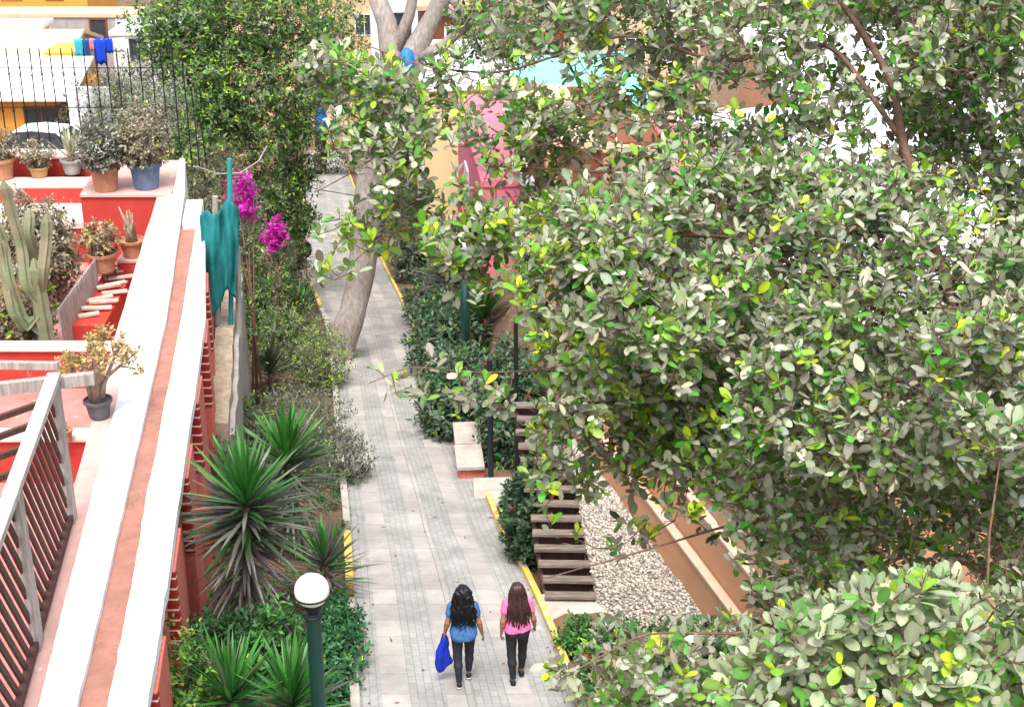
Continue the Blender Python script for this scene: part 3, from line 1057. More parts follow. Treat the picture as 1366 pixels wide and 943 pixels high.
# stacked planks / bricks
a = Zp(150, 420, FLOOR)
grp = 'loose pale planks stacked beside the slat fence'
for k in range(11):
    dx, dy = RNG.normal(0, .08), -0.75 + .16 * k
    pz = FLOOR + .55 + .03 * (k % 3)
    o = MB().box(0, 0, 0, RNG.uniform(.4, .62), .13, .05).build('plank', mat('pale_plank', (.60, .52, .44), .9, (.42, .34, .27), 6) if k == 0 else bpy.data.materials['pale_plank'], bevel=.005)
    o.location = (a[0] + dx + .05 * (k % 2) - .02 * k, a[1] + dy * 1.9, pz)
    o.rotation_euler = (RNG.normal(0, .05), RNG.normal(0, .06), .35 + RNG.normal(0, .12))
    tag(o, 'short pale weathered plank lying in the row beside the slat fence', 'plank', grp)
o = MB().box(0, 0, 0, .62, 3.6, .5).build('bench_base', 'red', bevel=.01)
o.location = (a[0] - .05, a[1] - .1, FLOOR + .255)
o.rotation_euler = (0, 0, .06)
tag(o, 'low red masonry bench carrying the loose pale planks', 'bench')

# lattice trellis and pergola
zr = ZT + 2.0
A0, A1 = Zp(97, 690, ZT), Zp(18, 980, ZT)
T0 = A0 + np.array([0, 0, 2.0])
dirv = Vector(A1 - A0)
Lt = dirv.length
du = dirv.normalized()
t = thing('trellis_fence', 'weathered grey wooden lattice fence with diagonal dark slats standing on the parapet', 'trellis', A0)
ext = 3.2
MB().bar((0, 0, 2.0), du * (Lt + ext) + Vector((0, 0, 2.0)), .16, .09).build('top_rail', 'rail_wood', t, bevel=.006)
MB().bar(du * .0 + Vector((0, 0, .09)), du * (Lt + ext) + Vector((0, 0, .09)), .08, .08).build('bottom_rail', 'dark_wood', t)
for s in (0.05, 2.95, 5.85):
    if s < Lt + ext:
        p = du * s
        MB().bar((p.x, p.y, 0), (p.x, p.y, 1.96), .10, .24, up=tuple(du)).build('post', 'old_wood', t, bevel=.006)
nsl = 40
for k in range(nsl):
    s0 = -1.6 + k * (Lt + ext + 1.6) / nsl
    za, zb = 1.95, .12
    s1 = s0 + 1.35
    a_, b_ = s0, s1
    if a_ < 0.1:
        za = 1.95 - (0.1 - a_) / 1.35 * 1.83
        a_ = .1
    if b_ > Lt + ext - .05:
        zb = .12 + (b_ - (Lt + ext - .05)) / 1.35 * 1.83
        b_ = Lt + ext - .05
    if za - zb < .1:
        continue
    zb2, za2 = 2.07 - za, 2.07 - zb
    pa, pb = du * a_, du * b_
    MB().bar((pa.x - .03, pa.y, zb2), (pb.x - .03, pb.y, za2), .03, .085).build('slat', 'dark_wood', t)
t2 = thing('pergola', 'open pergola of weathered beams and diagonal battens beside the lattice fence', 'pergola', A0 + np.array([0, 0, 0]))
zz = 1.88
MB().bar((.45, .15, zz + .02), (-4.2, -.9, zz - .12), .10, .16).build('beam', 'old_wood', t2, bevel=.006)
MB().bar((-.05, .35, zz + .1), (-3.8, .75, zz - .0), .08, .10).build('beam', 'old_wood', t2, bevel=.006)
for k in range(9):
    s = .35 + k * .62
    p = du * s
    MB().bar((p.x - .1, p.y + .1, zz - .12), (p.x - 2.6, p.y - 2.0, zz - .35), .06, .07).build('batten', 'dark_wood', t2)
MB().bar((-2.5, -.6, zz - .1), (-2.5, -.6, FLOOR - ZT), .12, .12).build('post', 'old_wood', t2)

# iron security fence at the back of the terrace
Yf = 34.75
t = thing('iron_fence', 'tall black iron fence with barbed spikes along the back of the terrace', 'fence', (CW[2][0], Yf, ZT))
nb = 0
for k in range(24):
    x = -.12 - k * .262
    hb = 2.62
    mb = MB().tube([(x, 0, 0 if k < 5 else .3), (x + RNG.normal(0, .012), 0, hb)], .016, 5)
    for z in (1.05, 1.95):
        for s in (-1, 1):
            mb.tube([(x, 0, z), (x + s * .07, -.02, z + .2)], [.011, .004], 4)
    mb.build('bar', 'iron', t)
rm = MB()
for z in (.45, 1.2, 2.15):
    rm.tube([(-.1, .02, z), (-6.3, .02, z)], .012, 5)
rm.build('rail', 'iron', t)
mb = MB()
for k in range(3):
    mb.tube([(.12 + k * .16, .05 + .1 * k, -.3), (.10 + k * .16, .05, 2.6 - .9 * k)], .016, 5)
mb.build('corner_bar', 'iron', t)

# ================================================================== LEFT GARDEN
def ground_pt(px, py, off=0.0):
    p = G(px, py, off)
    p[2] = tz(p[0], p[1])
    return p


# old adobe retaining wall in front of the terrace wall
zt_ = .35
WA = [Zp(x, y, zt_) for x, y in ((277, 565), (279, 500), (290, 430), (304, 378), (309, 350))]
WB = [Zp(x, y, zt_) for x, y in ((303, 565), (309, 500), (312, 430), (316, 378), (319, 350))]
t = thing('garden_wall', 'old broken adobe garden wall with a rough pale top under the teal net', 'wall', (WA[0][0], WA[0][1], zt_))
o2 = np.array(t.location)
LA, LB = [], []
for i in range(len(WA) - 1):
    for k in range(7):
        f = k / 7
        j = RNG.normal(0, .02)
        LA.append(WA[i] * (1 - f) + WA[i + 1] * f - o2 + np.array([j, 0, 0]))
        LB.append(WB[i] * (1 - f) + WB[i + 1] * f - o2 + np.array([RNG.normal(0, .015), 0, 0]))
MB().strip(LA, LB, -5, [RNG.normal(0, .045) for _ in LA]).build('wall_body', 'adobe', t)
LB2 = [p + np.array([.10, 0, 0]) for p in LB]
MB().strip([p + np.array([.006, 0, 0]) for p in LB], LB2, -5, -.22).build('render_face', 'concrete', t)

# teal shade net hung on two poles
na, nb_, nc = Yp(269, 286, 27.6), Yp(316, 268, 28.2), None
top = [(266, 288), (276, 279), (285, 288), (292, 282), (297, 275), (303, 266), (310, 270), (318, 278)]
bot = [(274, 440), (280, 430), (287, 415), (293, 400), (299, 388), (305, 385), (311, 392), (317, 398)]
t = thing('shade_net', 'torn teal shade net hanging in folds from poles beside the white parapet', 'shade net', Yp(290, 300, 28))
V, F = [], []
o3 = np.array(t.location)
nu, nv = 29, 24
for j in range(nv):
    for i in range(nu):
        u = i / (nu - 1) * 7
        i0 = min(int(u), 6)
        f = u - i0
        tp = np.array(top[i0]) * (1 - f) + np.array(top[i0 + 1]) * f
        bt = np.array(bot[i0]) * (1 - f) + np.array(bot[i0 + 1]) * f
        v = j / (nv - 1)
        px, py = tp * (1 - v) + bt * v
        px += 3.0 * math.sin(v * 5 + u) * v
        Yd = 28.0 + .07 * math.sin(u * 1.9 + v * 2.5) + .035 * math.sin(u * 3.7 - v * 4) + .05 * mnoise.noise(Vector((u * 2, v * 4, 0)))
        V.append(Yp(px, py, Yd) - o3)
for j in range(nv - 1):
    for i in range(nu - 1):
        F.append((j * nu + i, j * nu + i + 1, (j + 1) * nu + i + 1, (j + 1) * nu + i))
me = bpy.data.meshes.new('cloth')
me.from_pydata([tuple(v) for v in V], [], F)
o = link('cloth', me, 'net', t, smooth=True)
md = o.modifiers.new('solid', 'SOLIDIFY')
md.thickness = .012
for (px, pa, pb, m, nm) in ((306, 212, 440, 'teal_paint', 'teal painted pole with its top wrapped, holding the net'), (287, 262, 500, 'old_wood', 'short weathered wooden post holding the middle of the net'),
                        (317, 330, 530, 'concrete', 'thin pale post at the right edge of the net')):
    a, b = Yp(px, pa, 28.35), Yp(px + 2, pb, 28.35)
    o = MB().tube([(0, 0, 0), tuple((b - a) * -1 * .5 + np.array([.02, 0, 0])), tuple(a - b)], .06 if m != 'teal_paint' else .05, 8).build('net_pole', m)
    o.location = tuple(b)
    tag(o, nm, 'pole')
rag = MB().box(0, 0, 0, .22, .22, .5, rz=.4)
o = rag.build('net_rag', 'net', bevel=.08)
o.location = tuple(Yp(283, 505, 28.3))
tag(o, 'teal rag of netting lying in the gap beside the adobe wall', 'rag')

# yuccas
yucca('big yucca with a long skirt of dry leaves beside the globe lamp', ground_pt(328, 862), 2.25, .95, .07, 70, 150, 150, 1.25, tilt=(.16, 0))
yucca('green crowned yucca behind the big skirted yucca, next to the path', ground_pt(395, 735), 1.65, .95, .068, 80, 110, 60, .7, tilt=(-.06, 0))
yucca('low half hidden yucca leaning over the kerb beside the lamp globe', ground_pt(436, 800), .62, .72, .05, 55, 60, 0, pals=(YO[:2] + YG[:2], YO, YD))
yucca('fresh green young yucca at the bottom edge left of the lamp post', ground_pt(312, 985), .55, .80, .062, 75, 40, 0, pals=(YG, YG + YO[:1], YD))
yucca('fresh green young yucca growing right against the lamp post', ground_pt(392, 985), .50, .80, .062, 75, 40, 0, pals=(YG, YG + YO[:1], YD))
yucca('small distant yucca at the path edge behind the leaning trunk', ground_pt(398, 452), .75, .95, .075, 60, 50, 0)
yucca('dusty grey rosette yucca with stiff leaves in the left bed', ground_pt(362, 520), .45, .75, .06, 50, 40, 0, pals=(YO, YO, YD))

# shrubs of the bed
def bed(name, label, px, py, r, pal, n, ln, wr=.45, young=.05, cat='shrub', **k):
    return shrub(name, label, cat, ground_pt(px, py), r, pal, n, ln, wr, young=young, **k)


bed('flowering_shrub', 'yellow tipped shrub with a pink flower near the foot of the leaning tree', 385, 490, (1.0, .9, 1.05), GREYG + DARKG[2:5], 300, .10, .42, .22)
bed('grey_shrub', 'wide grey leaved shrub in the bed beyond the yuccas', 398, 600, (1.25, 1.0, .85), GREYG, 460, .085, .4, .06)
bed('grey_shrub', 'grey shrub with yellow tips at the base of the leaning trunk', 432, 515, (.8, .9, 1.0), GREYG + LIME[:1], 280, .09, .42, .16)
bed('grey_shrub', 'dark shrub between the terrace wall and the second yucca', 318, 690, (.8, .9, .95), [((.10, .095, .07), 4), ((.055, .06, .035), 4), ((.15, .14, .11), 2)], 320, .085, .35, 0)
bed('green_shrub', 'fresh green shrub beside the end of the adobe wall', 326, 590, (.7, .7, .6), GREEN, 190, .09, .5, .05)
bed('grey_shrub', 'small grey shrub spilling over the kerb onto the path', 466, 640, (.5, .6, .65), GREYG, 170, .085, .4, .03)
bed('flowering_shrub', 'dark shrub with pale pointed leaves under the bougainvillea', 345, 462, (1.0, 1.0, 1.3), DARKG + GREYG[:1], 240, .14, .3, .05)
bed('green_shrub', 'lime green leafy shrub at the bottom corner against the red wall', 242, 985, (.55, .7, .95), [((.10, .25, .04), 4), ((.24, .34, .05), 2), ((.05, .14, .03), 3)], 200, .095, .42, .05)
bed('ivy_mound', 'glossy ivy mound trailing along the kerb by the lamp post', 440, 895, (.48, 1.5, .42), [((.02, .09, .03), 4), ((.04, .16, .05), 3), ((.09, .22, .10), 1)], 420, .09, .6, .03, flowers=(3, [((.5, .04, .03), 1)], .05))
bed('ivy_mound', 'dark green leafy mound under the big skirted yucca', 300, 905, (.75, 1.2, .55), [((.02, .075, .02), 4), ((.03, .12, .03), 3)], 300, .10, .55, .03)
bed('green_shrub', 'sprig of pale green leaves between the yuccas and the lamp post', 372, 900, (.4, .35, .75), GREEN, 60, .12, .45, 0)
bed('dry_shrub', 'dry brown grassy growth in the gap behind the red outer wall', 284, 640, (.45, 1.6, .7), [((.22, .17, .11), 4), ((.13, .10, .07), 3), ((.07, .08, .04), 2)], 260, .14, .16, 0)

# bougainvillea and plants under the trees
for (px, py, s, lab) in ((326, 262, .62, 'bright magenta bougainvillea cluster hanging next to the teal net'), (367, 318, .52, 'smaller magenta bougainvillea cluster in front of the far trunks')):
    c = Yp(px, py, 31 if px < 340 else 36)
    zg = tz(c[0], c[1])
    t = thing('bougainvillea', lab, 'bougainvillea', (c[0], c[1], zg))
    hgt = c[2] - zg
    p, d = ell_pts(125, (0, 0, hgt), (s * .42, s * .4, s * .85))
    p += np.array([mnoise.noise_vector(Vector(q_ * 3.1)) for q_ in p]) * .28 + RNG.normal(0, .05, p.shape)
    foliage('flowers', rosettes(p, d + np.array([0, 0, .3]), (3, 5), .11, .8, [((.62, .02, .42), 4), ((.74, .06, .52), 3), ((.45, .02, .32), 2)], 0, spread=(40, 80)), 'petal', t)
    p, d = ell_pts(150, (.05, .15, hgt * .62), (s * .7, s * .6, hgt * .45))
    foliage('foliage', rosettes(p, d, (4, 6), .10, .5, DARKG, .04), 'leaf', t)
    mb = MB()
    for k in range(4):
        mb.tube([(RNG.normal(0, .08), RNG.normal(0, .08), -.2), (RNG.normal(0, .12), 0, hgt * .5), (RNG.normal(0, .2), 0, hgt)], [.035, .025, .01], 6)
    mb.build('stem', 'bark_brown', t, smooth=True)

# dark green trees at the left, far side of the bed
f1 = ground_pt(389, 392)
Yt = f1[1]
top1 = Yp(384, 250, Yt)
def clumps_px(lst):
    return [(Yp(x, y, Y), (r, r * ry, r * .85), n) for (x, y, Y, r, ry, n) in lst]


broad_tree('garden_tree', 'broad dark green tree filling the upper left, two pale trunks by the path', f1,
           [f1 - np.array([0, 0, .3]), Yp(388, 330, Yt), Yp(384, 250, Yt + .3), Yp(372, 150, Yt + .3), Yp(350, 60, Yt)], [.20, .17, .16, .14, .09],
           clumps_px([(300, 40, 44, 1.9, 1.1, 620), (380, 30, 45, 1.9, 1.1, 620), (250, 20, 43, 1.5, 1.1, 420), (330, 110, 43, 1.7, 1.1, 560), (400, 120, 45, 1.2, 1.1, 340), (275, 105, 42, 1.2, 1, 330),
                      (290, 160, 42, 1.0, 1.2, 230), (345, 190, 43, 1.2, 1.1, 260), (388, 220, 45, .75, 1.1, 150), (400, 290, 45.5, .75, 1, 150), (385, 330, 46, .6, 1, 90), (215, 30, 44, 1.1, 1.1, 240),
                      (330, -30, 44, 2.2, 1.2, 520), (440, 60, 46, 1.2, 1.1, 330), (260, 190, 41, .8, 1.1, 120), (360, 255, 43, .95, 1.1, 240), (396, 170, 44, .8, 1, 230), (385, 290, 44.5, .8, 1, 220), (396, 245, 45, .7, 1, 170), (300, 150, 42.5, 1.2, 1, 320), (235, 70, 43, 1.1, 1, 300)]),
           DARKG, ln=.17, wr=.46, young=.12)
f2 = ground_pt(402, 384)
broad_tree('garden_tree', 'thin dark trunk standing directly beside the grey bin', f2, [f2 - np.array([0, 0, .3]), Yp(400, 320, f2[1]), Yp(396, 240, f2[1])], [.17, .14, .1], [], DARKG, limbs=False, bark='bark_dark')
wb = MB().lathe([(.195, 0), (.19, .75)], 14)
o = wb.build('trunk_band', 'white', bpy.data.objects['garden_tree.001'], smooth=True)
f3 = G(428, 232)
broad_tree('garden_tree', 'far dark trunk with a blue bag tied on it at the end of the path', f3, [f3, Yp(428, 180, f3[1]), Yp(424, 80, f3[1]), Yp(412, -40, f3[1])], [.42, .38, .36, .3],
           [(Yp(425, 10, f3[1] - 2), (3, 3, 2.4), 260), (Yp(455, 120, f3[1] - 2), (2, 2, 1.6), 120)], DARKG, ln=.28, bark='bark_dark')
o = MB().lathe([(.16, 0), (.34, .3), (.38, .9), (.3, 1.5), (.1, 1.75)], 14).build('plastic_bag', 'blue_paint', smooth=True)
bp = Yp(430, 181, f3[1] - .8)
o.location = tuple(bp)
tag(o, 'blue plastic bag hanging on the far dark trunk', 'bag')

# the big leaning tree by the path
f4 = ground_pt(446, 478)
Y4 = f4[1]
lt = broad_tree('leaning_tree', 'big leaning grey trunk forking high above the path', f4,
                [f4 - np.array([.05, 0, .5]), Yp(462, 440, Y4), Yp(480, 380, Y4 + .1), Yp(488, 310, Y4), Yp(490, 240, Y4 - .1), Yp(508, 170, Y4 - .2), Yp(540, 100, Y4 - .2), Yp(560, 55, Y4 - .1), Yp(602, -25, Y4)],
                [.44, .40, .36, .34, .34, .33, .30, .25, .2],
                clumps_px([(655, 30, 35.5, 1.2, 1, 330), (520, -110, 37, 1.8, 1, 240), (690, 60, 36, .8, 1, 170), (600, -140, 36, 2.2, 1, 200)]), DUSTY + DARKG[:2], ln=.15, young=.2)
l2 = MB()
l2.tube([tuple(Yp(508, 165, Y4 - .1) - f4), tuple(Yp(525, 90, Y4 + .2) - f4), tuple(Yp(516, 30, Y4 + .4) - f4), tuple(Yp(492, -30, Y4 + .5) - f4)], [.30, .30, .26, .2], 12, wob=.2)
l2.tube([tuple(Yp(525, 75, Y4 + .2) - f4), tuple(Yp(546, 20, Y4 + .4) - f4), tuple(Yp(556, -30, Y4 + .5) - f4)], [.18, .14, .12], 10, wob=.2)
l2.tube([tuple(Yp(556, 78, Y4 - .2) - f4), tuple(Yp(590, 62, Y4 - .2) - f4), tuple(Yp(640, 20, Y4 - .2) - f4)], [.16, .13, .09], 10, wob=.2)
l2.build('fork_limb', 'bark', lt, smooth=True)
ctr = Yp(543, 82, Y4 - .55)
o = MB().lathe([(.06, 0), (.17, .08), (.19, .3), (.15, .52), (.05, .62)], 14).build('plastic_bag', 'blue_paint', smooth=True)
o.location = tuple(ctr - np.array([0, 0, .3]))
tag(o, 'blue plastic bag tied in the fork of the leaning trunk', 'bag')

# litter bin
bpos = ground_pt(400, 380)
t = thing('litter_bin', 'grey litter bin standing beside the thin dark trunk', 'bin', bpos)
MB().lathe([(.22, 0), (.27, .06), (.30, .82), (.32, .84), (.32, .9), (.27, .9), (.26, .8)], 20).build('body', 'bin_grey', t, smooth=False, bevel=.006)
MB().lathe([(.30, .9), (.24, .99), (.05, 1.03)], 20).build('lid', 'bin_grey', t, smooth=True)
tr_ = MB()
tr_.lathe([(.19, -.07), (.31, -.09), (.34, 0), (.31, .09), (.19, .07)], 20)
o = tr_.build('tyre', 'rubber', smooth=True)
o.location = tuple(Yp(403, 333, bpos[1] - .5))
o.rotation_euler = (1.35, 0, .4)
tag(o, 'old black tyre hanging on the thin dark trunk above the bin', 'tyre')

# globe lamp
lp = ground_pt(430, 1020)
lp[2] = base_z(lp[1])
dep = F_PX * .34 / 46
gl = Yp(424, 787, lp[1])
t = thing('street_lamp', 'green street lamp with a round white globe at the edge of the path', 'lamp', lp)
hz = gl[2] - lp[2]
gr = 23.5 / F_PX * float((gl - _C0) @ _FW)
MB().lathe([(.16, -.2), (.16, .12), (.10, .16), (.085, .4), (.085, hz - gr - .17), (.08, hz - gr - .16)], 20).build('post', 'post_green', t, smooth=False, bevel=.004)
MB().lathe([(.08, hz - gr - .162), (.105, hz - gr - .15), (.105, hz - gr - .12), (.06, hz - gr - .10), (.06, hz - gr - .05), (.10, hz - gr - .03), (.10, hz - gr + .02)], 20).build('collar', 'post_black', t, bevel=.004)
prof = [(gr * math.cos(a), hz + gr * math.sin(a)) for a in np.linspace(-1.5, 1.5, 22)]
MB().lathe(prof, 32).build('globe', 'globe', t, smooth=True)
a0 = -.32
MB().lathe([(gr * math.cos(a0) - .003, hz + gr * math.sin(a0) - .012), (gr * math.cos(a0) + .008, hz + gr * math.sin(a0) - .010), (gr * math.cos(a0) + .010, hz + gr * math.sin(a0) + .010), (gr * math.cos(a0), hz + gr * math.sin(a0) + .012)], 32).build('ring', 'post_black', t)

# ground cover along the beds
def scatter_cover(name, n, yr, side, umax, pal, ln, label=None, zmax=.12, umin=.12):
    ys = RNG.uniform(yr[0], yr[1], n)
    us = umin + RNG.random(n) * (umax - umin)
    xs = (xl(ys) - us) if side < 0 else (xr(ys) + us)
    k = np.ones(n, bool)
    if side < 0:
        k = xs > xwall(ys) + .2
    xs, ys = xs[k], ys[k]
    kk = np.array([mnoise.noise(Vector((float(a) * 1.1, float(b) * 1.1, 3))) > -.18 for a, b in zip(xs, ys)])
    xs, ys = xs[kk], ys[kk]
    p = np.stack([xs, ys, terrain(xs, ys) + RNG.random(len(xs)) * zmax], 1)
    o = foliage(name, rosettes(p, np.tile([[0, 0, 1.0]], (len(p), 1)) + RNG.normal(0, .35, (len(p), 3)), (4, 6), ln, .5, pal, .03), 'leaf')
    return tag(o, kind='stuff')


# a few fallen leaves and scraps on the paving
ys_ = RNG.uniform(12, 40, 150)
us_ = RNG.random(150) ** 1.0
xs_ = xl(ys_) + (xr(ys_) - xl(ys_)) * np.where(RNG.random(150) < .6, us_ ** 3, 1 - us_ ** 3)
p_ = np.stack([xs_, ys_, base_z(ys_) + .012], 1)
d_ = np.stack([RNG.normal(0, 1, 150), RNG.normal(0, 1, 150), RNG.normal(0, .1, 150)], 1)
lv_ = leaves_geo(p_, d_, np.tile([[0, 0, 1.0]], (150, 1)) + RNG.normal(0, .15, (150, 3)), RNG.uniform(.05, .09, 150), RNG.uniform(.03, .045, 150),
                 palette(150, [((.20, .13, .06), 4), ((.32, .27, .10), 2), ((.14, .18, .06), 2)]), COARSE)
tag(foliage('fallen_leaves', lv_, 'leaf'), kind='stuff')
scatter_cover('ground_cover', 2600, (13, 26), -1, 2.2, [((.025, .085, .02), 4), ((.05, .14, .035), 3), ((.12, .16, .07), 1)], .085)
scatter_cover('ground_cover', 1500, (26, 45), -1, 2.8, GREYG + [((.26, .18, .11), 5)], .11, zmax=.06, umin=.15)
scatter_cover('ground_cover', 1400, (9, 16.5), 1, 9.0, [((.05, .08, .03), 4), ((.10, .10, .05), 3), ((.2, .15, .09), 2)], .10, umin=3.0)
scatter_cover('ground_cover', 1200, (12, 18.3), 1, 2.8, [((.025, .09, .02), 4), ((.06, .16, .04), 3), ((.14, .18, .08), 2)], .09, umin=.3)

# ================================================================== RIGHT SIDE: stairs, gravel, stepped wall
sp = ground_pt(760, 806)
sz0 = sp[2] + .02
t = thing('timber_stairs', 'weathered timber plank steps climbing beside the white gravel bank', 'stairs', (sp[0], sp[1], sz0))
run, rise = .235, .135
ang = -.03
for k in range(14):
    yk = k * run
    xo = -.10 * k * .35 + RNG.normal(0, .012)
    w = .80
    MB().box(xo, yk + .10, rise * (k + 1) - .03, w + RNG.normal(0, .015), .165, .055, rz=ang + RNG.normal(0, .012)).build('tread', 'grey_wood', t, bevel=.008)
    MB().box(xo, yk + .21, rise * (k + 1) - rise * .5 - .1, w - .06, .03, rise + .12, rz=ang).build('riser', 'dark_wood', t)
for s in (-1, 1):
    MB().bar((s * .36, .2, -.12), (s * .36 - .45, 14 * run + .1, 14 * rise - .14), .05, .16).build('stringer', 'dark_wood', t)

# stone landing
o = MB().prism([(-.38, -1.5), (.62, -1.35), (.66, -.15), (.58, .25), (-.45, .30), (-.50, -.4)], -.3, .035).build('stone_landing', 'stone', bevel=.03)
o.location = (sp[0] + .02, sp[1] - .02, sz0)
tag(o, kind='structure')

# stone bench
bc = Zp(627, 600, base_z(27) + .45)
t = thing('stone_bench', 'pale stone slab bench beside the path between the hedge and the black post', 'bench', (bc[0], bc[1], base_z(bc[1])))
MB().box(0, -.55, .42, .54, 1.0, .08, rz=.09).build('slab', 'stone', t, bevel=.012)
MB().box(-.07, .5, .42, .54, 1.0, .08, rz=.09).build('slab', 'stone', t, bevel=.012)
MB().box(-.03, -.02, .19, .50, 1.9, .38, rz=.09).build('plinth', 'salmon', t)
o = MB().box(0, 0, 0, .75, 1.1, .10, rz=.05).build('stone_slab', 'stone', bevel=.02)
pb = G(655, 652)
o.location = (pb[0] + .05, pb[1] - .25, base_z(pb[1]) + .05)
tag(o, 'flat stone slab at the foot of the thin black post', 'slab')
o = MB().box(0, 0, 0, .13, .9, .5, rz=.08).build('low_wall', 'concrete', bevel=.02)
pw = G(668, 690)
o.location = (pw[0] + .12, pw[1], base_z(pw[1]) + .1)
tag(o, 'short grey concrete kerb wall between the slab and the dark hedge', 'wall')

# posts on the right
for (px, pyb, pyt, rad, lab, m) in ((655, 645, 480, .055, 'thin black metal post standing on the flat stone slab', 'post_black'), (690, 640, 430, .04, 'thin dark steel pole in the hedge beside the stairs', 'iron')):
    b = G(px, pyb)
    b[2] = base_z(b[1])
    a = Yp(px - 2, pyt, b[1])
    o = MB().tube([(0, 0, -.2), tuple(a - b)], rad, 10).build('metal_post', m)
    o.location = tuple(b)
    tag(o, lab, 'post')
b = G(622, 532)
b[2] = base_z(b[1])
a = Yp(630, 342, b[1])
t = thing('lamp_post', 'thick dark green lamp post rising from the hedge right of the path', 'lamp', b)
MB().lathe([(.20, -.2), (.20, .30), (.17, .36), (.13, .42), (.11, .46)], 18).build('base', 'post_green', t, bevel=.004)
MB().lathe([(.105, .45), (.10, float(a[2] - b[2]))], 18).build('post', 'post_green', t, smooth=True)
MB().lathe([(.14, .52), (.15, .55), (.15, .60), (.13, .63)], 18).build('collar', 'concrete', t)
hh = float(a[2] - b[2])
MB().lathe([(.10, hh), (.13, hh + .05), (.07, hh + .12)], 14).build('cap', 'post_black', t)
MB().lathe([(.05 + .26 * math.cos(x_), hh + .36 + .27 * math.sin(x_)) if 0 else (.27 * math.cos(x_), hh + .36 + .27 * math.sin(x_)) for x_ in np.linspace(-1.4, 1.5, 16)], 24).build('globe', 'globe', t, smooth=True)

# stepped brown wall beside the gravel
W0 = Zp(1075, 1010, -.05)
W0 = Zp(1040, 965, -.25)
W1 = Zp(910, 784, .15)
W2 = Zp(782, 608, .82)
W3 = W2 + (W2 - W1) * .55
t = thing('stepped_wall', 'stepped brown rendered wall with pale ledges running beside the gravel bank', 'wall', (W1[0], W1[1], 0))
o4 = np.array(t.location)
W3 = W2 + (W2 - W1) * .14
Ln = [W0, W1, W2, W3]
Ln = [np.array([p[0], p[1], p[2]]) - o4 for p in Ln]

nd = norm(np.array([(W2 - W1)[1], -(W2 - W1)[0], 0]))
H1 = .62


def prof_strip(u0, u1, z0, z1, nm, m):
    L = [p + nd * u0 for p in Ln]
    Q = [p + nd * u1 for p in Ln]
    MB().strip(L, Q, [p[2] + z0 if z0 > -5 else -6 for p in Ln], [p[2] + z1 for p in Ln]).build(nm, m, t, bevel=.006)


prof_strip(0, .55, -9, H1, 'lower_face', 'brown_wall')
prof_strip(-.03, .10, H1 + .003, H1 + .05, 'ledge', 'pale_ledge')
prof_strip(.145, .55, H1 - .01, 2 * H1 + .05, 'upper_face', 'brown_wall')
prof_strip(.12, .25, 2 * H1 + .053, 2 * H1 + .10, 'ledge', 'pale_ledge')
prof_strip(.253, .9, -9, 2 * H1 + .06, 'planting_bed', 'soil')

# gravel bank between the stairs and the wall
V, F = [], []
st0, st1 = np.array([sp[0] + .42, sp[1] - .1]), np.array([sp[0] + .42 - .36, sp[1] + 10 * run])
nu, nv = 14, 40
def bank(u, v):
    """u across (0 stairs .. 1 wall), v along"""
    a = np.array([st0[0] * (1 - v) + st1[0] * v, st0[1] * (1 - v) + st1[1] * v])
    w = v
    b = np.array([np.interp(w, [-.35, .25, 1, 1.1], [W0[q_], W1[q_], W2[q_], W3[q_]]) for q_ in range(3)])
    za = sz0 - .05 + v * 10 * rise
    x, y = a[0] * (1 - u) + b[0] * u, a[1] * (1 - u) + b[1] * u
    return x, y, za * (1 - u) + (b[2] + .03) * u + .05 * mnoise.noise(Vector((x * 2, y * 2, 0)))


for j in range(nv + 1):
    for i in range(nu + 1):
        V.append(bank(i / nu, -.35 + 1.4 * j / nv))
F = [(j * (nu + 1) + i, j * (nu + 1) + i + 1, (j + 1) * (nu + 1) + i + 1, (j + 1) * (nu + 1) + i) for j in range(nv) for i in range(nu)]
me = bpy.data.meshes.new('gravel_bank')
me.from_pydata([tuple(v) for v in V], [], F)
tag(link('gravel_bank', me, 'gravel_bed', smooth=True), kind='structure')
# pebbles
ph = (1 + 5 ** .5) / 2
ico = norm(np.array([(-1, ph, 0), (1, ph, 0), (-1, -ph, 0), (1, -ph, 0), (0, -1, ph), (0, 1, ph), (0, -1, -ph), (0, 1, -ph), (ph, 0, -1), (ph, 0, 1), (-ph, 0, -1), (-ph, 0, 1)], float))
icof = np.array([(0, 11, 5), (0, 5, 1), (0, 1, 7), (0, 7, 10), (0, 10, 11), (1, 5, 9), (5, 11, 4), (11, 10, 2), (10, 7, 6), (7, 1, 8), (3, 9, 4), (3, 4, 2), (3, 2, 6), (3, 6, 8), (3, 8, 9), (4, 9, 5), (2, 4, 11), (6, 2, 10), (8, 6, 7), (9, 8, 1)])
npb = 9500
pu, pv = RNG.random(npb), RNG.uniform(-.34, 1.04, npb)
pos = np.array([bank(a, b) for a, b in zip(pu, pv)])
s = RNG.uniform(.014, .034, (npb, 1, 1)) * np.array([1, 1, .62]) * (1 + RNG.normal(0, .22, (npb, 1, 3)))
q = norm(RNG.normal(size=(npb, 3)))
an = RNG.uniform(0, 6.28, npb)
V = ico[None] * s * (1 + RNG.normal(0, .12, (npb, 12, 1)))
ca, sa = np.cos(an)[:, None], np.sin(an)[:, None]
V = np.stack([V[..., 0] * ca - V[..., 1] * sa, V[..., 0] * sa + V[..., 1] * ca, V[..., 2] + V[..., 0] * RNG.normal(0, .3, (npb, 1))], -1) + pos[:, None] + np.array([0, 0, .015])
fc = (icof[None] + (np.arange(npb) * 12)[:, None, None]).reshape(-1, 3)
pc = np.repeat(palette(npb, [((.43, .38, .32), 5), ((.33, .28, .235), 4), ((.54, .49, .43), 2.5), ((.20, .17, .14), 2.2)], .12), 12, 0)
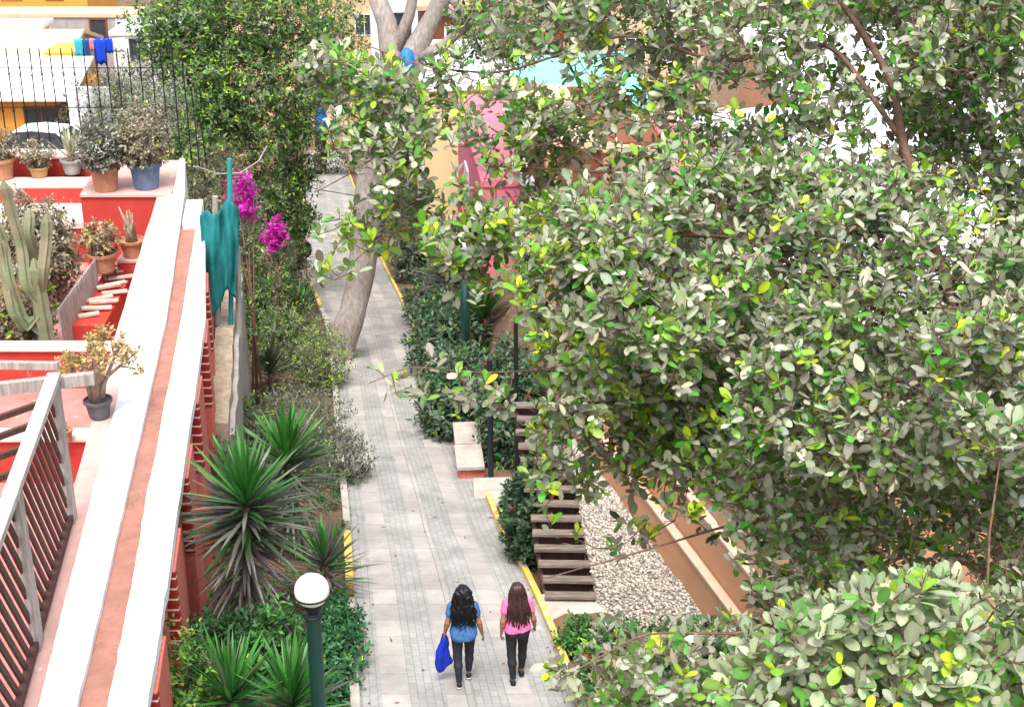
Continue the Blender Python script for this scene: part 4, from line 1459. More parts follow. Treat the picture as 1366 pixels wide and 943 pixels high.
o = link('gravel', np_mesh('gravel', V.reshape(-1, 3), [fc], pc), 'pebble')
tag(o, kind='stuff')

# right bed plants
DKR = [((.045, .085, .035), 4), ((.085, .13, .07), 3), ((.17, .20, .14), 2), ((.04, .16, .06), 2)]
def bedr(name, label, px, py, r, pal, n, ln, wr=.45, young=.05, off=0, **k):
    return shrub(name, label, 'shrub', ground_pt(px, py), r, pal, n, ln * 1.3, wr * 1.1, young=young, **k)


bedr('hedge_shrub', 'dense leafy hedge shrub overhanging the path by the thick lamp post', 610, 572, (.95, 1.3, 1.15), DKR, 520, .12, .45, .05)
bedr('hedge_shrub', 'hedge shrub beyond the lamp post along the yellow kerb', 600, 497, (1.1, 1.5, 1.3), DKR, 480, .13, .45, .05)
bedr('hedge_shrub', 'mixed far hedge just beyond the leaning trunk on the right', 562, 370, (1.2, 1.6, 1.5), DKR + GREYG, 340, .15, .42, .12)
bedr('hedge_shrub', 'farthest hedge right of the path below the cream house', 532, 303, (1.5, 2.2, 2.2), DKR + GREYG, 360, .18, .42, .15)
bedr('hedge_shrub', 'far low hedge shrub near the small stone bench corner', 584, 428, (1.0, 1.6, 1.0), DKR + GREYG, 320, .14, .42, .04)
bedr('hedge_shrub', 'tall dark shrub between the thin black post and the stairs', 680, 612, (.7, .8, 1.55), DKR, 480, .11, .45, .04, flowers=(4, [((.4, .03, .03), 1)], .06))
bedr('hedge_shrub', 'dark glossy shrub beside the lowest timber steps', 712, 742, (.5, .75, 1.0), [((.02, .05, .02), 4), ((.035, .08, .03), 3), ((.08, .12, .07), 1)], 420, .10, .5, .02, flowers=(4, [((.45, .03, .03), 1)], .05))
bedr('hedge_shrub', 'small dark shrub squeezed against the yellow kerb below the slab', 688, 708, (.26, .35, .6), DKR, 150, .09, .45, .02)
bedr('leafy_shrub', 'leafy green shrub behind the yellow kerb at the bottom of the picture', 822, 945, (.5, .7, .7), GREEN + DUSTY[:3], 300, .12, .45, .1, flowers=(4, [((.45, .05, .03), 1)], .06))
bedr('leafy_shrub', 'small green weed clump between the yellow kerb and the stone landing', 768, 866, (.28, .35, .3), GREEN, 90, .07, .45, .05)
bedr('leafy_shrub', 'wide green shrub in the bottom bed in front of the gravel', 915, 960, (.9, .8, .8), GREEN + DUSTY[:3], 380, .12, .45, .1)
bedr('leafy_shrub', 'mottled green and grey shrub at the bottom centre right of the gravel', 985, 985, (1.0, .9, .9), GREEN + DUSTY[:3], 380, .12, .45, .12)
shrub('leafy_shrub', 'brown green shrub on the planting bed above the stepped wall', 'shrub', W1 + nd * 1.2 + np.array([0, .3, 1.1]), (.9, 1.3, .8), [((.13, .10, .07), 3), ((.08, .10, .05), 4), ((.2, .16, .12), 2)], 320, .11, .4)
shrub('leafy_shrub', 'sparse dry leaved shrub farther up the planting bed above the stepped wall', 'shrub', W2 + nd * 1.1 + np.array([0, .2, 1.1]), (.8, 1.2, .9), [((.15, .11, .08), 3), ((.1, .11, .06), 4)], 260, .11, .4)
yucca('dark spiky yucca in the right bed in front of the pink house', ground_pt(604, 462), 1.9, 1.05, .08, 60, 80, 0, pals=([((.05, .09, .04), 4), ((.12, .15, .1), 1)], YO, YD))
yucca('green yucca tuft between the lamp post and the pink facade', ground_pt(645, 500), 1.0, 1.1, .07, 90, 30, 0, pals=([((.05, .14, .03), 4), ((.09, .2, .05), 2)], YO, YD))

# ================================================================== RIGHT: houses
HR = .10      # heading of the row of houses
def window(t, p, along, up, w, h, out, frame='white', mull=1, pane='glass'):
    """window with its own frame and pane; p = lower left corner, along/up/out unit vectors"""
    al, u_, n = Vector(along), Vector(up), Vector(out)
    p = Vector(p)
    c = p + al * w / 2 + u_ * h / 2
    def slab(cx, cy, sx, sy, d0, d1, mb):
        o_ = c + al * cx + u_ * cy
        vs = [o_ + al * i * sx / 2 + u_ * j * sy / 2 + n * d for d in (d0, d1) for j in (-1, 1) for i in (-1, 1)]
        mb.add(vs, [(0, 1, 3, 2), (4, 6, 7, 5), (0, 4, 5, 1), (2, 3, 7, 6), (0, 2, 6, 4), (1, 5, 7, 3)])
    fr = MB()
    for s in (-1, 1):
        slab(s * w / 2, 0, .09, h + .09, -.02, .06, fr)
        slab(0, s * h / 2, w - .095, .09, -.02, .058, fr)
    for k in range(mull):
        slab((k + 1) * w / (mull + 1) - w / 2, 0, .05, h - .1, -.02, .05, fr)
    f = fr.build('window', frame, t)
    pm = MB()
    slab(0, 0, w - .095, h - .095, -.03, .012, pm)
    pm.build('pane', pane, f)
    return f


def house(name, label, x0, y0, w, d, z0, z1, wall, roof=None, roof_m='white', over=.3, rz=HR, cat='house', wins=(), trim=None, slope=0.0):
    """box house; origin at its near left corner, +x right, +y away"""
    t = thing(name, label, cat, (x0, y0, z0), rz)
    h = z1 - z0
    mb = MB().prism([(0, 0), (w, 0), (w, d), (0, d)], -3, h)
    mb.build('wall', wall, t)
    if roof == 'flat':
        MB().box(w / 2, d / 2, h + .1, w + over * 2, d + over * 2, .19).build('roof', roof_m, t, bevel=.015)
    elif roof == 'shed':
        vs = []
        for zz in (0.004, .14):
            vs += [(-over, -over, h + zz), (w + over, -over, h + zz - slope * w), (w + over, d + over, h + zz - slope * w), (-over, d + over, h + zz)]
        MB().add(vs, [(3, 2, 1, 0), (4, 5, 6, 7), (0, 1, 5, 4), (1, 2, 6, 5), (2, 3, 7, 6), (3, 0, 4, 7)]).build('roof', roof_m, t)
    elif roof == 'gable':
        r = slope * d / 2
        vs = []
        for zz in (0.004, .16):
            vs += [(-over, -over, h + zz - slope * over), (w + over, -over, h + zz - slope * over), (w + over, d / 2, h + zz + r), (-over, d / 2, h + zz + r), (w + over, d + over, h + zz - slope * over), (-over, d + over, h + zz - slope * over)]
        MB().add(vs, [(3, 2, 1, 0), (5, 4, 2, 3), (6, 7, 8, 9), (9, 8, 10, 11), (0, 1, 7, 6), (4, 5, 11, 10), (1, 2, 8, 7), (2, 4, 10, 8), (3, 0, 6, 9), (5, 3, 9, 11)]).build('roof', roof_m, t)
        for xx in (.002, w - .122):
            MB().add([(xx, 0, h), (xx, d, h), (xx, d / 2, h + r), (xx + .12, 0, h), (xx + .12, d, h), (xx + .12, d / 2, h + r)], [(0, 2, 1), (3, 4, 5), (0, 1, 4, 3), (1, 2, 5, 4), (2, 0, 3, 5)]).build('gable', wall, t)
    for (side, a, z, ww, hh, fr, mu) in wins:
        if side == 'L':
            window(t, (0, a + ww, z), (0, -1, 0), (0, 0, 1), ww, hh, (-1, 0, 0), fr, mu)
        else:
            window(t, (a, 0, z), (1, 0, 0), (0, 0, 1), ww, hh, (0, -1, 0), fr, mu)
    return t


# brown timber house nearest the stairs
h1 = house('timber_house', 'brown timber house with square posts behind the stairs', .75, 30.5, 2.5, 5.6, -.6, 3.6, 'rust_wood', 'shed', 'tan_roof', .12,
           wins=(('F', .7, 1.4, 1.2, 1.3, 'brown_wall', 1), ('L', 1.5, 1.2, 1.2, 1.5, 'white', 1), ('L', 3.6, 1.2, 1.2, 1.5, 'white', 1)), slope=.12)
for x, y in ((.02, -.5), (1.25, -.5), (2.4, -.5)):
    MB().box(x, y, .9, .26, .26, 6.5).build('post', 'brown_wall', h1, bevel=.01)
MB().box(.9, -.5, 2.2, 3.0, .14, .24).build('beam', 'brown_wall', h1)
for z in (.3, .65, 1.0):
    MB().box(.9, -.52, z, 2.6, .05, .09).build('rail', 'grey_wood', h1)
# pink house
h2 = house('pink_house', 'pink rendered house facing the path with a green window', -.75, 36.2, 6, 9.9, -2.5, 1.0, 'pink_wall', 'flat', 'pink_wall', .05,
           wins=(('L', 1.2, 1.0, 1.2, 1.5, 'turquoise', 1), ('L', 5.0, 1.0, 1.2, 1.5, 'white', 1)))
MB().box(-.04, 4.75, .35, .06, 9.4, .7).build('plinth', 'salmon', h2)
# turquoise canopy house above it
h3 = house('turquoise_house', 'pale upper house under a flat turquoise roof slab', .55, 39.2, 3.0, 6.0, 1.0, 2.45, 'cream_wall', None, rz=.02, wins=(('L', 1.0, .35, 1.0, .8, 'white', 1), ('F', 1.2, .3, .8, .9, 'white', 1)))
MB().box(1.35, 2.8, 1.56, 3.6, 7.2, .20).build('roof', 'turquoise', h3, bevel=.01)
MB().prism([(-.003, -.003), (1.0, -.003), (1.0, 3.0), (-.003, 3.0)], 0, 1.1).build('porch_wall', 'pink_wall', h3)
# cream house further on
h4 = house('cream_house', 'cream yellow house with white trim behind the lattice of branches', -2.9, 47.5, 5, 8.0, -4.8, 1.0, 'cream_wall', 'flat', 'white', .12,
           wins=(('L', .8, 1.4, 1.2, 1.6, 'white', 1), ('L', 3.2, 1.4, 1.2, 1.6, 'white', 1), ('L', 5.6, 1.4, 1.2, 1.6, 'white', 1), ('L', .8, 3.8, 1.2, 1.5, 'white', 1), ('L', 3.2, 3.8, 1.2, 1.5, 'white', 1), ('L', 5.6, 3.8, 1.2, 1.5, 'white', 1)))
# rust lattice house
h5 = house('lattice_house', 'rust orange house with a diagonal timber lattice balcony beyond the cream house', -3.4, 57.5, 5, 7.0, -6.5, 2.0, 'rust_wood', 'flat', 'pale_ledge', .3,
           wins=(('F', .8, 6.6, 1.2, 1.2, 'white', 1),))
for k in range(14):
    MB().bar((-.2 + k * .36, -.06, 5.4), (.9 + k * .36, -.06, 7.2), .06, .05).build('lattice_bar', 'orange_wall', h5)
MB().box(2.4, -.07, 5.3, 5.6, .12, .16).build('rail', 'white', h5)
house('white_house', 'white painted house glimpsed through the fork of the leaning tree', -6.8, 71, 6, 7, -9, .8, 'white', 'flat', 'white', .2, wins=(('F', .8, 7.4, 1.1, 1.2, 'glass', 1), ('F', 3.4, 7.4, 1.1, 1.2, 'glass', 1)))
house('peach_house', 'far peach house closing the end of the path', -22, 113, 14, 8, -20, -5.6, 'peach_wall', 'flat', 'tan_roof', .3, rz=0, wins=(('F', 2, 11, 1.4, 1.6, 'white', 1), ('F', 6, 11, 1.4, 1.6, 'white', 1), ('F', 10, 11, 1.4, 1.6, 'white', 1)))
house('ochre_house', 'far ochre house high behind the turquoise roof', -2, 78, 12, 8, -10, 1.5, 'tan_roof', 'flat', 'pale_ledge', .3, rz=0, wins=[('F', a_, z_, 1.1, 1.3, 'white', 1) for a_ in (.8, 3.2, 5.6, 8.0, 10.2) for z_ in (3.2, 5.9, 8.6)])
# brown house with white roof, upper right
h7 = house('gabled_house', 'brown house with tall white framed windows under a wide white roof', 7.7, 24.0, 9.5, 8.2, 0.5, 3.75, 'rust_wood', 'flat', 'white', .35, rz=.46,
           wins=(('L', 7.35, 1.9, .30, 1.0, 'white', 0), ('L', 6.75, 1.9, .30, 1.0, 'white', 0), ('L', 4.0, 1.6, 1.2, 1.3, 'white', 1), ('L', 1.2, 1.6, 1.2, 1.3, 'white', 1)))
house('white_roof_house', 'low house with a broad white flat roof behind the crown at upper right', 7.2, 37, 10, 9, 0, 3.2, 'peach_wall', 'flat', 'white', .3, rz=0, wins=(('F', 1, 1.2, 1.2, 1.2, 'white', 1),))
# brown house low on the right, behind the big tree
h8 = house('brown_house', 'brown rendered house with white framed glazing behind the dark middle of the big tree', 4.9, 17.6, 6, 3.4, .8, 4.2, 'brown_wall', 'flat', 'white', .25, rz=.25,
           wins=(('F', .5, .9, 1.1, 1.8, 'white', 1), ('F', 2.2, .9, 1.1, 1.8, 'white', 1), ('F', 3.9, .9, 1.1, 1.8, 'white', 1), ('L', 1.0, 1.2, 1.2, 1.3, 'white', 1)))

# trees behind the houses
f = np.array([1.6, 52, tz(1.6, 52)])
broad_tree('flowering_tree', 'grey green tree with red flower clusters above the turquoise roof', f, [f, f + np.array([.2, 0, 5]), f + np.array([0, 0, 8])], [.25, .2, .1],
           [(f + np.array([0, 0, 8.3]), (2.4, 2, 1.7), 420), (f + np.array([-2, 1, 9.2]), (1.7, 1.7, 1.2), 230), (f + np.array([2.5, 0, 9]), (2, 2, 1.5), 260)], DUSTY[1:4] + DARKG[:2], ln=.2)
q, dq = ell_pts(60, (.2, -1.2, 8.3), (1.7, .9, 1.0), .9)
foliage('flowers', rosettes(q, dq, (5, 7), .2, .8, [((.66, .08, .05), 3), ((.7, .2, .12), 1)], 0), 'petal', bpy.data.objects['flowering_tree'])
f = np.array([7.5, 47, tz(7.5, 47)])
broad_tree('backdrop_tree', 'dusty grey tree behind the white roofs at the top right', f, [f, f + np.array([.2, 0, 5]), f + np.array([0, 0, 9])], [.25, .2, .1],
           [(f + np.array([0, 0, 8.5]), (3.5, 2.2, 2.2), 560), (f + np.array([5, 1, 8]), (3, 2, 2), 460), (f + np.array([9, 0, 8.2]), (3, 2, 2), 460)], DUSTY[1:4], ln=.22)

# ================================================================== FAR LEFT: houses below the terrace
def tp(x, Y):
    return tz(x, Y)


a = Yp(-60, 131, 52)
hA = house('orange_house', 'orange wall with a dark framed window under a bright white roof behind the iron fence', a[0], 52, 4.1, 4.2, -2.6, a[2], 'orange_wall', None, rz=0, wins=(('F', 2.45, .85, 1.2, 1.2, 'rust_wood', 1), ('F', .3, .85, .6, 1.2, 'tan_roof', 0)))
hz_ = a[2] + 2.6
MB().add([(-.3, -.5, hz_ - .02), (4.35, -.5, hz_ - .02), (4.0, 4.0, hz_ + .62), (-.3, 4.0, hz_ + .62), (-.3, -.5, hz_ + .06), (4.35, -.5, hz_ + .06), (4.0, 4.0, hz_ + .72), (-.3, 4.0, hz_ + .72)],
         [(3, 2, 1, 0), (4, 5, 6, 7), (0, 1, 5, 4), (1, 2, 6, 5), (2, 3, 7, 6), (3, 0, 4, 7)]).build('roof', 'white', hA)
b = Yp(-70, 82, 62)
house('tan_house', 'house with a tan tiled gable roof just beyond the white roof', b[0], 62, 4.9, 5.2, -4, b[2], 'peach_wall', 'gable', 'tan_roof', .3, rz=0, slope=.28)
b = Yp(62, 84, 61.2)
c = Yp(103, 58, 62)
o = MB().box(0, 0, 0, 1.3, 2.0, 1.1).build('water_tank', 'yellow_tarp', bevel=.08)
o.location = tuple((b + c) / 2 + np.array([0, .6, -.4]))
o.name = 'tarp_shelter'
tag(o, 'yellow tarpaulin shelter at the right end of the tan roof', 'shelter')
b = Yp(30, 56, 72)
house('grey_brick_house', 'grey brick building with a brown door and pale cornice in the background', b[0] - 2.5, 72, 8.2, 2.0, -6, Yp(30, 24, 72)[2], 'grey_brick', 'flat', 'tan_roof', .06, rz=0, wins=(('F', 5.9, 3.9, .8, 1.3, 'rust_wood', 0), ('F', 7.2, 4.2, .8, .9, 'white', 0)))
b = Yp(10, 22, 80)
house('orange_block', 'orange building with terracotta stripes at the very top left', b[0] - 1.2, 80, 5.6, 6, -6, 3, 'orange_wall', 'flat', 'orange_wall', .1, rz=0, wins=(('F', 1.0, 4.9, 1.1, 1.4, 'cream_wall', 1), ('F', 3.4, 4.9, .9, 1.6, 'rust_wood', 0)))
b = Yp(-30, 48, 66)
house('white_shed', 'small white shed with an orange lattice side between the tan roof and the grey building', b[0], 66.5, 2.6, 1.6, -4.6, Yp(0, 42, 66)[2], 'peach_wall', 'flat', 'white', .2, rz=0, wins=(('F', 1.4, 2.9, 1.0, .5, 'orange_wall', 3),))
house('white_house', 'pale white house between the bushes and the grey brick building', Yp(150, 60, 66)[0], 66, 2.6, 4, -6, Yp(150, 48, 66)[2], 'white', 'flat', 'white', .1, rz=0, wins=(('F', .8, 4.4, .7, .9, 'glass', 1),))
b = Yp(95, 185, 51)
o = MB().prism([(0, 0), (1.5, 0), (1.5, .25), (0, .25)], 0, 2.2).build('boundary_wall', 'white')
o.location = (Yp(92, 150, 50.5)[0], 50.5, Yp(92, 200, 50.5)[2])
tag(o, 'white boundary wall right of the orange house behind the fence', 'wall')

# clothes on a line
la, lb = Yp(92, 53, 60), Yp(172, 50, 60)
o = MB().tube([(0, 0, 0), tuple((lb - la) * .5 + np.array([0, 0, -.06])), tuple(lb - la)], .012, 5).build('clothes_line', 'cloth_white')
o.location = tuple(la)
tag(o, 'clothes line with washing above the far bushes', 'clothes line')
for (px, w_, h_, m, nm, lab) in ((104, .34, .75, 'cloth_cyan', 'shirt', 'cyan shirt hanging at the left end of the clothes line'), (114, .30, .85, 'cloth_navy', 'shirt', 'navy shirt hanging next to the cyan one on the line'),
                                 (121, .2, .5, 'cloth_pink', 'cloth', 'small pink cloth hanging on the clothes line'), (132, .52, 1.05, 'cloth_blue', 'sheet', 'big bright blue sheet hanging on the clothes line'),
                                 (144, .34, .6, 'cloth_blue', 'towel', 'small bright blue towel at the right of the blue sheet on the line'), (157, .55, .55, 'cloth_white', 'cloth', 'white cloth at the right end of the clothes line')):
    mb = MB()
    n_ = 9
    vs = []
    for j in range(6):
        for i in range(n_):
            vs.append(((i / (n_ - 1) - .5) * w_, .05 * math.sin(i * 1.4 + px) * (j / 5 + .2), -h_ * j / 5 * (1 + .05 * math.sin(i * 2 + px))))
    mb.add(vs, [(j * n_ + i, j * n_ + i + 1, (j + 1) * n_ + i + 1, (j + 1) * n_ + i) for j in range(5) for i in range(n_ - 1)])
    o = mb.build(nm, m, smooth=True)
    md = o.modifiers.new('solid', 'SOLIDIFY')
    md.thickness = .015
    o.location = tuple(Yp(px, 51.5, 60))
    tag(o, lab, 'washing')

# parked white car behind the fence
cp = Yp(62, 190, 47)
t = thing('parked_car', 'white car parked in front of the orange house behind the iron fence', 'car', (cp[0] + .3, 47, -1.55), rz=-.12)
def loft(mb, secs):
    b = len(mb.v)
    k = len(secs[0])
    for s_ in secs:
        mb.v += [tuple(p) for p in s_]
    for i in range(len(secs) - 1):
        for j in range(k):
            j2 = (j + 1) % k
            mb.f.append((b + i * k + j, b + (i + 1) * k + j, b + (i + 1) * k + j2, b + i * k + j2))
    mb.f.append(tuple(b + j for j in range(k)))
    mb.f.append(tuple(b + (len(secs) - 1) * k + j for j in reversed(range(k))))
    return mb


bs = []
for x, zl, zh, w_ in ((-2.1, .42, .72, .66), (-2.0, .28, .82, .78), (-1.3, .22, .90, .84), (.9, .22, .93, .85), (1.6, .24, .86, .82), (2.0, .30, .72, .74), (2.1, .4, .62, .62)):
    bs.append([(x, -w_, zl), (x, w_, zl), (x, w_, zh - .12), (x, w_ * .9, zh), (x, -w_ * .9, zh), (x, -w_, zh - .12)])
loft(MB(), bs).build('body', 'car_white', t, smooth=False, bevel=.03)
cs = []
for x, zh, w_ in ((-1.75, .90, .66), (-1.15, 1.40, .58), (-.5, 1.47, .57), (.35, 1.42, .57), (1.05, .92, .66)):
    cs.append([(x, -w_ - .08, .86), (x, w_ + .08, .86), (x, w_, zh), (x, -w_, zh)])
loft(MB(), cs).build('glass', 'glass', t)
rf = [[(x, -w_, z), (x, w_, z), (x, w_, z + .03), (x, -w_, z + .03)] for x, z, w_ in ((-1.2, 1.40, .58), (-.5, 1.475, .57), (.4, 1.42, .57))]
loft(MB(), rf).build('roof', 'car_white', t)
for s in (-1, 1):
    MB().bar((.36, s * .57, 1.42), (1.06, s * .70, .92), .06, .05).build('pillar', 'car_white', t)
    for x in (-1.3, 1.3):
        mb = MB()
        prw = [(.0, -.1), (.30, -.1), (.32, -.06), (.32, .06), (.30, .1), (.0, .1)]
        w0 = MB().lathe([(r_ + .001, z_) for r_, z_ in prw], 18).build('wheel', 'rubber', t)
        w0.location = (x, s * .78, .32)
        w0.rotation_euler = (R(90), 0, 0)
        hb = MB().lathe([(.01, -.11), (.2, -.105), (.2, .105), (.01, .11)], 14).build('rim', 'concrete', w0)
    MB().box(2.06, s * .5, .60, .08, .3, .14).build('headlight', 'glass', t)

# bushes beyond the fence
for (px, py, Y, r, lab, pal) in ((132, 108, 58, (1.6, 1.2, 1.3), 'grey green bush below the clothes line', GREYG + DUSTY[:1]), (178, 150, 50, (2.1, 1.4, 1.9), 'dusty tangled bush behind the right part of the iron fence', GREYG + DUSTY[:2]),
                                 (206, 130, 47, (1.6, 1.3, 1.7), 'pale dry bush under the left edge of the big dark tree', DUSTY[:3]), (250, 215, 41, (1.5, 1.2, 1.3), 'brown dry bush beyond the corner of the terrace', JADE + GREYG),
                                 (285, 215, 38, (1.3, 1.1, 1.4), 'mixed dry bush behind the teal pole', JADE + DARKG[:2]), (225, 78, 60, (2.5, 1.6, 1.8), 'pale bush with white flowers far beyond the fence', DUSTY[:2] + DUSTY[4:] + GREYG[1:2]),
                                 (112, 165, 51.8, (1.0, .6, 1.3), 'small grey bush against the white boundary wall', GREYG), (345, 300, 42, (1.6, 1.3, 1.6), 'brown green undergrowth beneath the big dark tree', JADE[2:3] + DARKG[:2] + [((.16, .09, .05), 3)]),
                                 (350, 390, 38, (1.2, 1.2, 1.2), 'dark undergrowth between the teal net and the bin', DARKG[:2] + [((.16, .09, .05), 2)]), (447, 205, 88, (4, 2, 3), 'far shrub where the path disappears', GREYG + DUSTY[:1])):
    c = Yp(px, py, Y)
    zg = tz(c[0], Y)
    hgt = max(c[2] - zg, r[2] * .6)
    shrub('dry_bush', lab, 'bush', (c[0], Y, zg), (r[0], r[1], max(r[2], hgt * .62)), pal, 420, .16 if Y < 55 else .2, .4, young=.03, sink=.12)

# drooping cables
def cable(pts, r_, lab, m='iron'):
    P = [np.array(p) for p in pts]
    Q = []
    for i in range(len(P) - 1):
        for k in range(6):
            Q.append(P[i] + (P[i + 1] - P[i]) * k / 6)
    Q.append(P[-1])
    o_ = MB().tube([tuple(q_ - Q[0]) for q_ in Q], r_, 5).build('cable', m)
    o_.location = tuple(Q[0])
    tag(o_, lab, 'cable')


cable([Yp(262, 222, 29), Yp(290, 232, 29.2), Yp(320, 231, 29.4), Yp(345, 215, 29.6), Yp(356, 195, 30)], .014, 'pale hose drooping from the teal pole to the dark tree', 'concrete')
cable([Yp(395, 246, 40), Yp(430, 254, 39), Yp(478, 262, 36.2)], .012, 'thin dark cable crossing the far path to the leaning trunk')

# ================================================================== PEOPLE: one continuous surface each, polygonised from a distance field
class Field:
    def __init__(s, lo, hi, res):
        s.lo, s.res = np.array(lo, float), res
        s.n = np.ceil((np.array(hi) - s.lo) / res).astype(int) + 1
        s.a = np.full(tuple(s.n), 1.0, np.float32)

    def _sl(s, lo, hi):
        i0 = np.maximum(np.floor((lo - s.lo) / s.res).astype(int), 0)
        i1 = np.minimum(np.ceil((hi - s.lo) / s.res).astype(int) + 1, s.n)
        return tuple(slice(a, b) for a, b in zip(i0, i1))

    def pts(s, sl):
        ax = [s.lo[k] + s.res * np.arange(sl[k].start, sl[k].stop) for k in range(3)]
        return np.meshgrid(*ax, indexing='ij')

    def cone(s, a, b, ra, rb, k=.02, sc=(1, 1, 1), sub=False):
        a, b, sc = np.array(a, float), np.array(b, float), np.array(sc, float)
        m = max(ra, rb) * max(sc.max(), 1) + k + .03
        sl = s._sl(np.minimum(a, b) - m, np.maximum(a, b) + m)
        if any(x.stop <= x.start for x in sl):
            return s
        X, Y, Z = s.pts(sl)
        ab = (b - a) / sc
        L2 = max(float(ab @ ab), 1e-9)
        px, py, pz = (X - a[0]) / sc[0], (Y - a[1]) / sc[1], (Z - a[2]) / sc[2]
        t = np.clip((px * ab[0] + py * ab[1] + pz * ab[2]) / L2, 0, 1)
        d = np.sqrt((px - t * ab[0]) ** 2 + (py - t * ab[1]) ** 2 + (pz - t * ab[2]) ** 2) - (ra + (rb - ra) * t)
        d = d * min(sc.min(), 1.0)
        o = s.a[sl]
        h = np.clip(.5 + .5 * (o - d) / k, 0, 1)
        s.a[sl] = o * (1 - h) + d * h - k * h * (1 - h)
        return s

    def mesh(s, name):
        A = s.a
        neg = A < 0
        c = [(i, j, k) for i in (0, 1) for j in (0, 1) for k in (0, 1)]
        n = np.array(A.shape) - 1
        cnt = sum(neg[i:i + n[0], j:j + n[1], k:k + n[2]].astype(np.int8) for i, j, k in c)
        cells = np.argwhere((cnt > 0) & (cnt < 8))
        idx = np.full(tuple(n), -1, np.int64)
        idx[tuple(cells.T)] = np.arange(len(cells))
        P = np.zeros((len(cells), 3))
        W_ = np.zeros(len(cells))
        for p in c:
            for ax in range(3):
                if p[ax]:
                    continue
                q = list(p)
                q[ax] = 1
                v0 = A[cells[:, 0] + p[0], cells[:, 1] + p[1], cells[:, 2] + p[2]]
                v1 = A[cells[:, 0] + q[0], cells[:, 1] + q[1], cells[:, 2] + q[2]]
                m = (v0 < 0) != (v1 < 0)
                f = np.where(m, v0 / np.where(m, v0 - v1, 1), 0)
                pt = np.tile(np.array(p, float), (len(cells), 1))
                pt[:, ax] += f
                P += pt * m[:, None]
                W_ += m
        V = (cells + P / W_[:, None]) * s.res + s.lo
        F = []
        for ax in range(3):
            o1, o2 = (ax + 1) % 3, (ax + 2) % 3
            sl0, sl1 = [slice(None)] * 3, [slice(None)] * 3
            sl0[ax], sl1[ax] = slice(0, -1), slice(1, None)
            e = np.argwhere(neg[tuple(sl0)] != neg[tuple(sl1)])
            e = e[(e[:, o1] > 0) & (e[:, o2] > 0) & (e[:, o1] < n[o1]) & (e[:, o2] < n[o2])]
            d1, d2 = np.zeros(3, int), np.zeros(3, int)
            d1[o1], d2[o2] = 1, 1
            q = np.stack([idx[tuple((e - d1 - d2).T)], idx[tuple((e - d2).T)], idx[tuple(e.T)], idx[tuple((e - d1).T)]], 1)
            fl = ~neg[tuple(e.T)]
            q[fl] = q[fl][:, ::-1]
            F.append(q[(q >= 0).all(1)])
        return np_mesh(name, V, F)


def hand(fd, wrist, d, side, curl=.5):
    """palm + four unequal fingers + thumb; d = direction of the hand, palm facing the thigh"""
    d = np.array(Vector(d).normalized())
    fwd = np.array([0, 1.0, 0]) - d * d[1]
    fwd /= np.linalg.norm(fwd)
    inn = np.cross(d, fwd) * side
    if inn[0] * side > 0:
        inn = -inn
    w = np.array(wrist)
    for k in (-1.2, 0, 1.2):
        fd.cone(w + d * .012 + fwd * k * .008, w + d * .075 + fwd * k * .017, .0145, .0135, .012)
    for k, (ln_, off) in enumerate(((.068, .027), (.078, .009), (.072, -.009), (.056, -.026))):
        p0 = w + d * .078 + fwd * off
        p1 = p0 + (d * .9 + inn * .25 * curl) * ln_ * .5
        p2 = p1 + (d * .6 + inn * 1.0 * curl) * ln_ * .33
        p3 = p2 + (d * .25 + inn * 1.1 * curl) * ln_ * .25
        fd.cone(p0, p1, .0095, .0088, .004)
        fd.cone(p1, p2, .0088, .0080, .003)
        fd.cone(p2, p3, .0080, .0070, .003)
    q0 = w + d * .022 + fwd * .022
    q1 = q0 + (d * .7 + fwd * .65 + inn * .25) * .042
    q2 = q1 + (d * .95 + fwd * .15 + inn * .3) * .032
    fd.cone(q0, q1, .012, .0098, .010)
    fd.cone(q1, q2, .0098, .0080, .003)


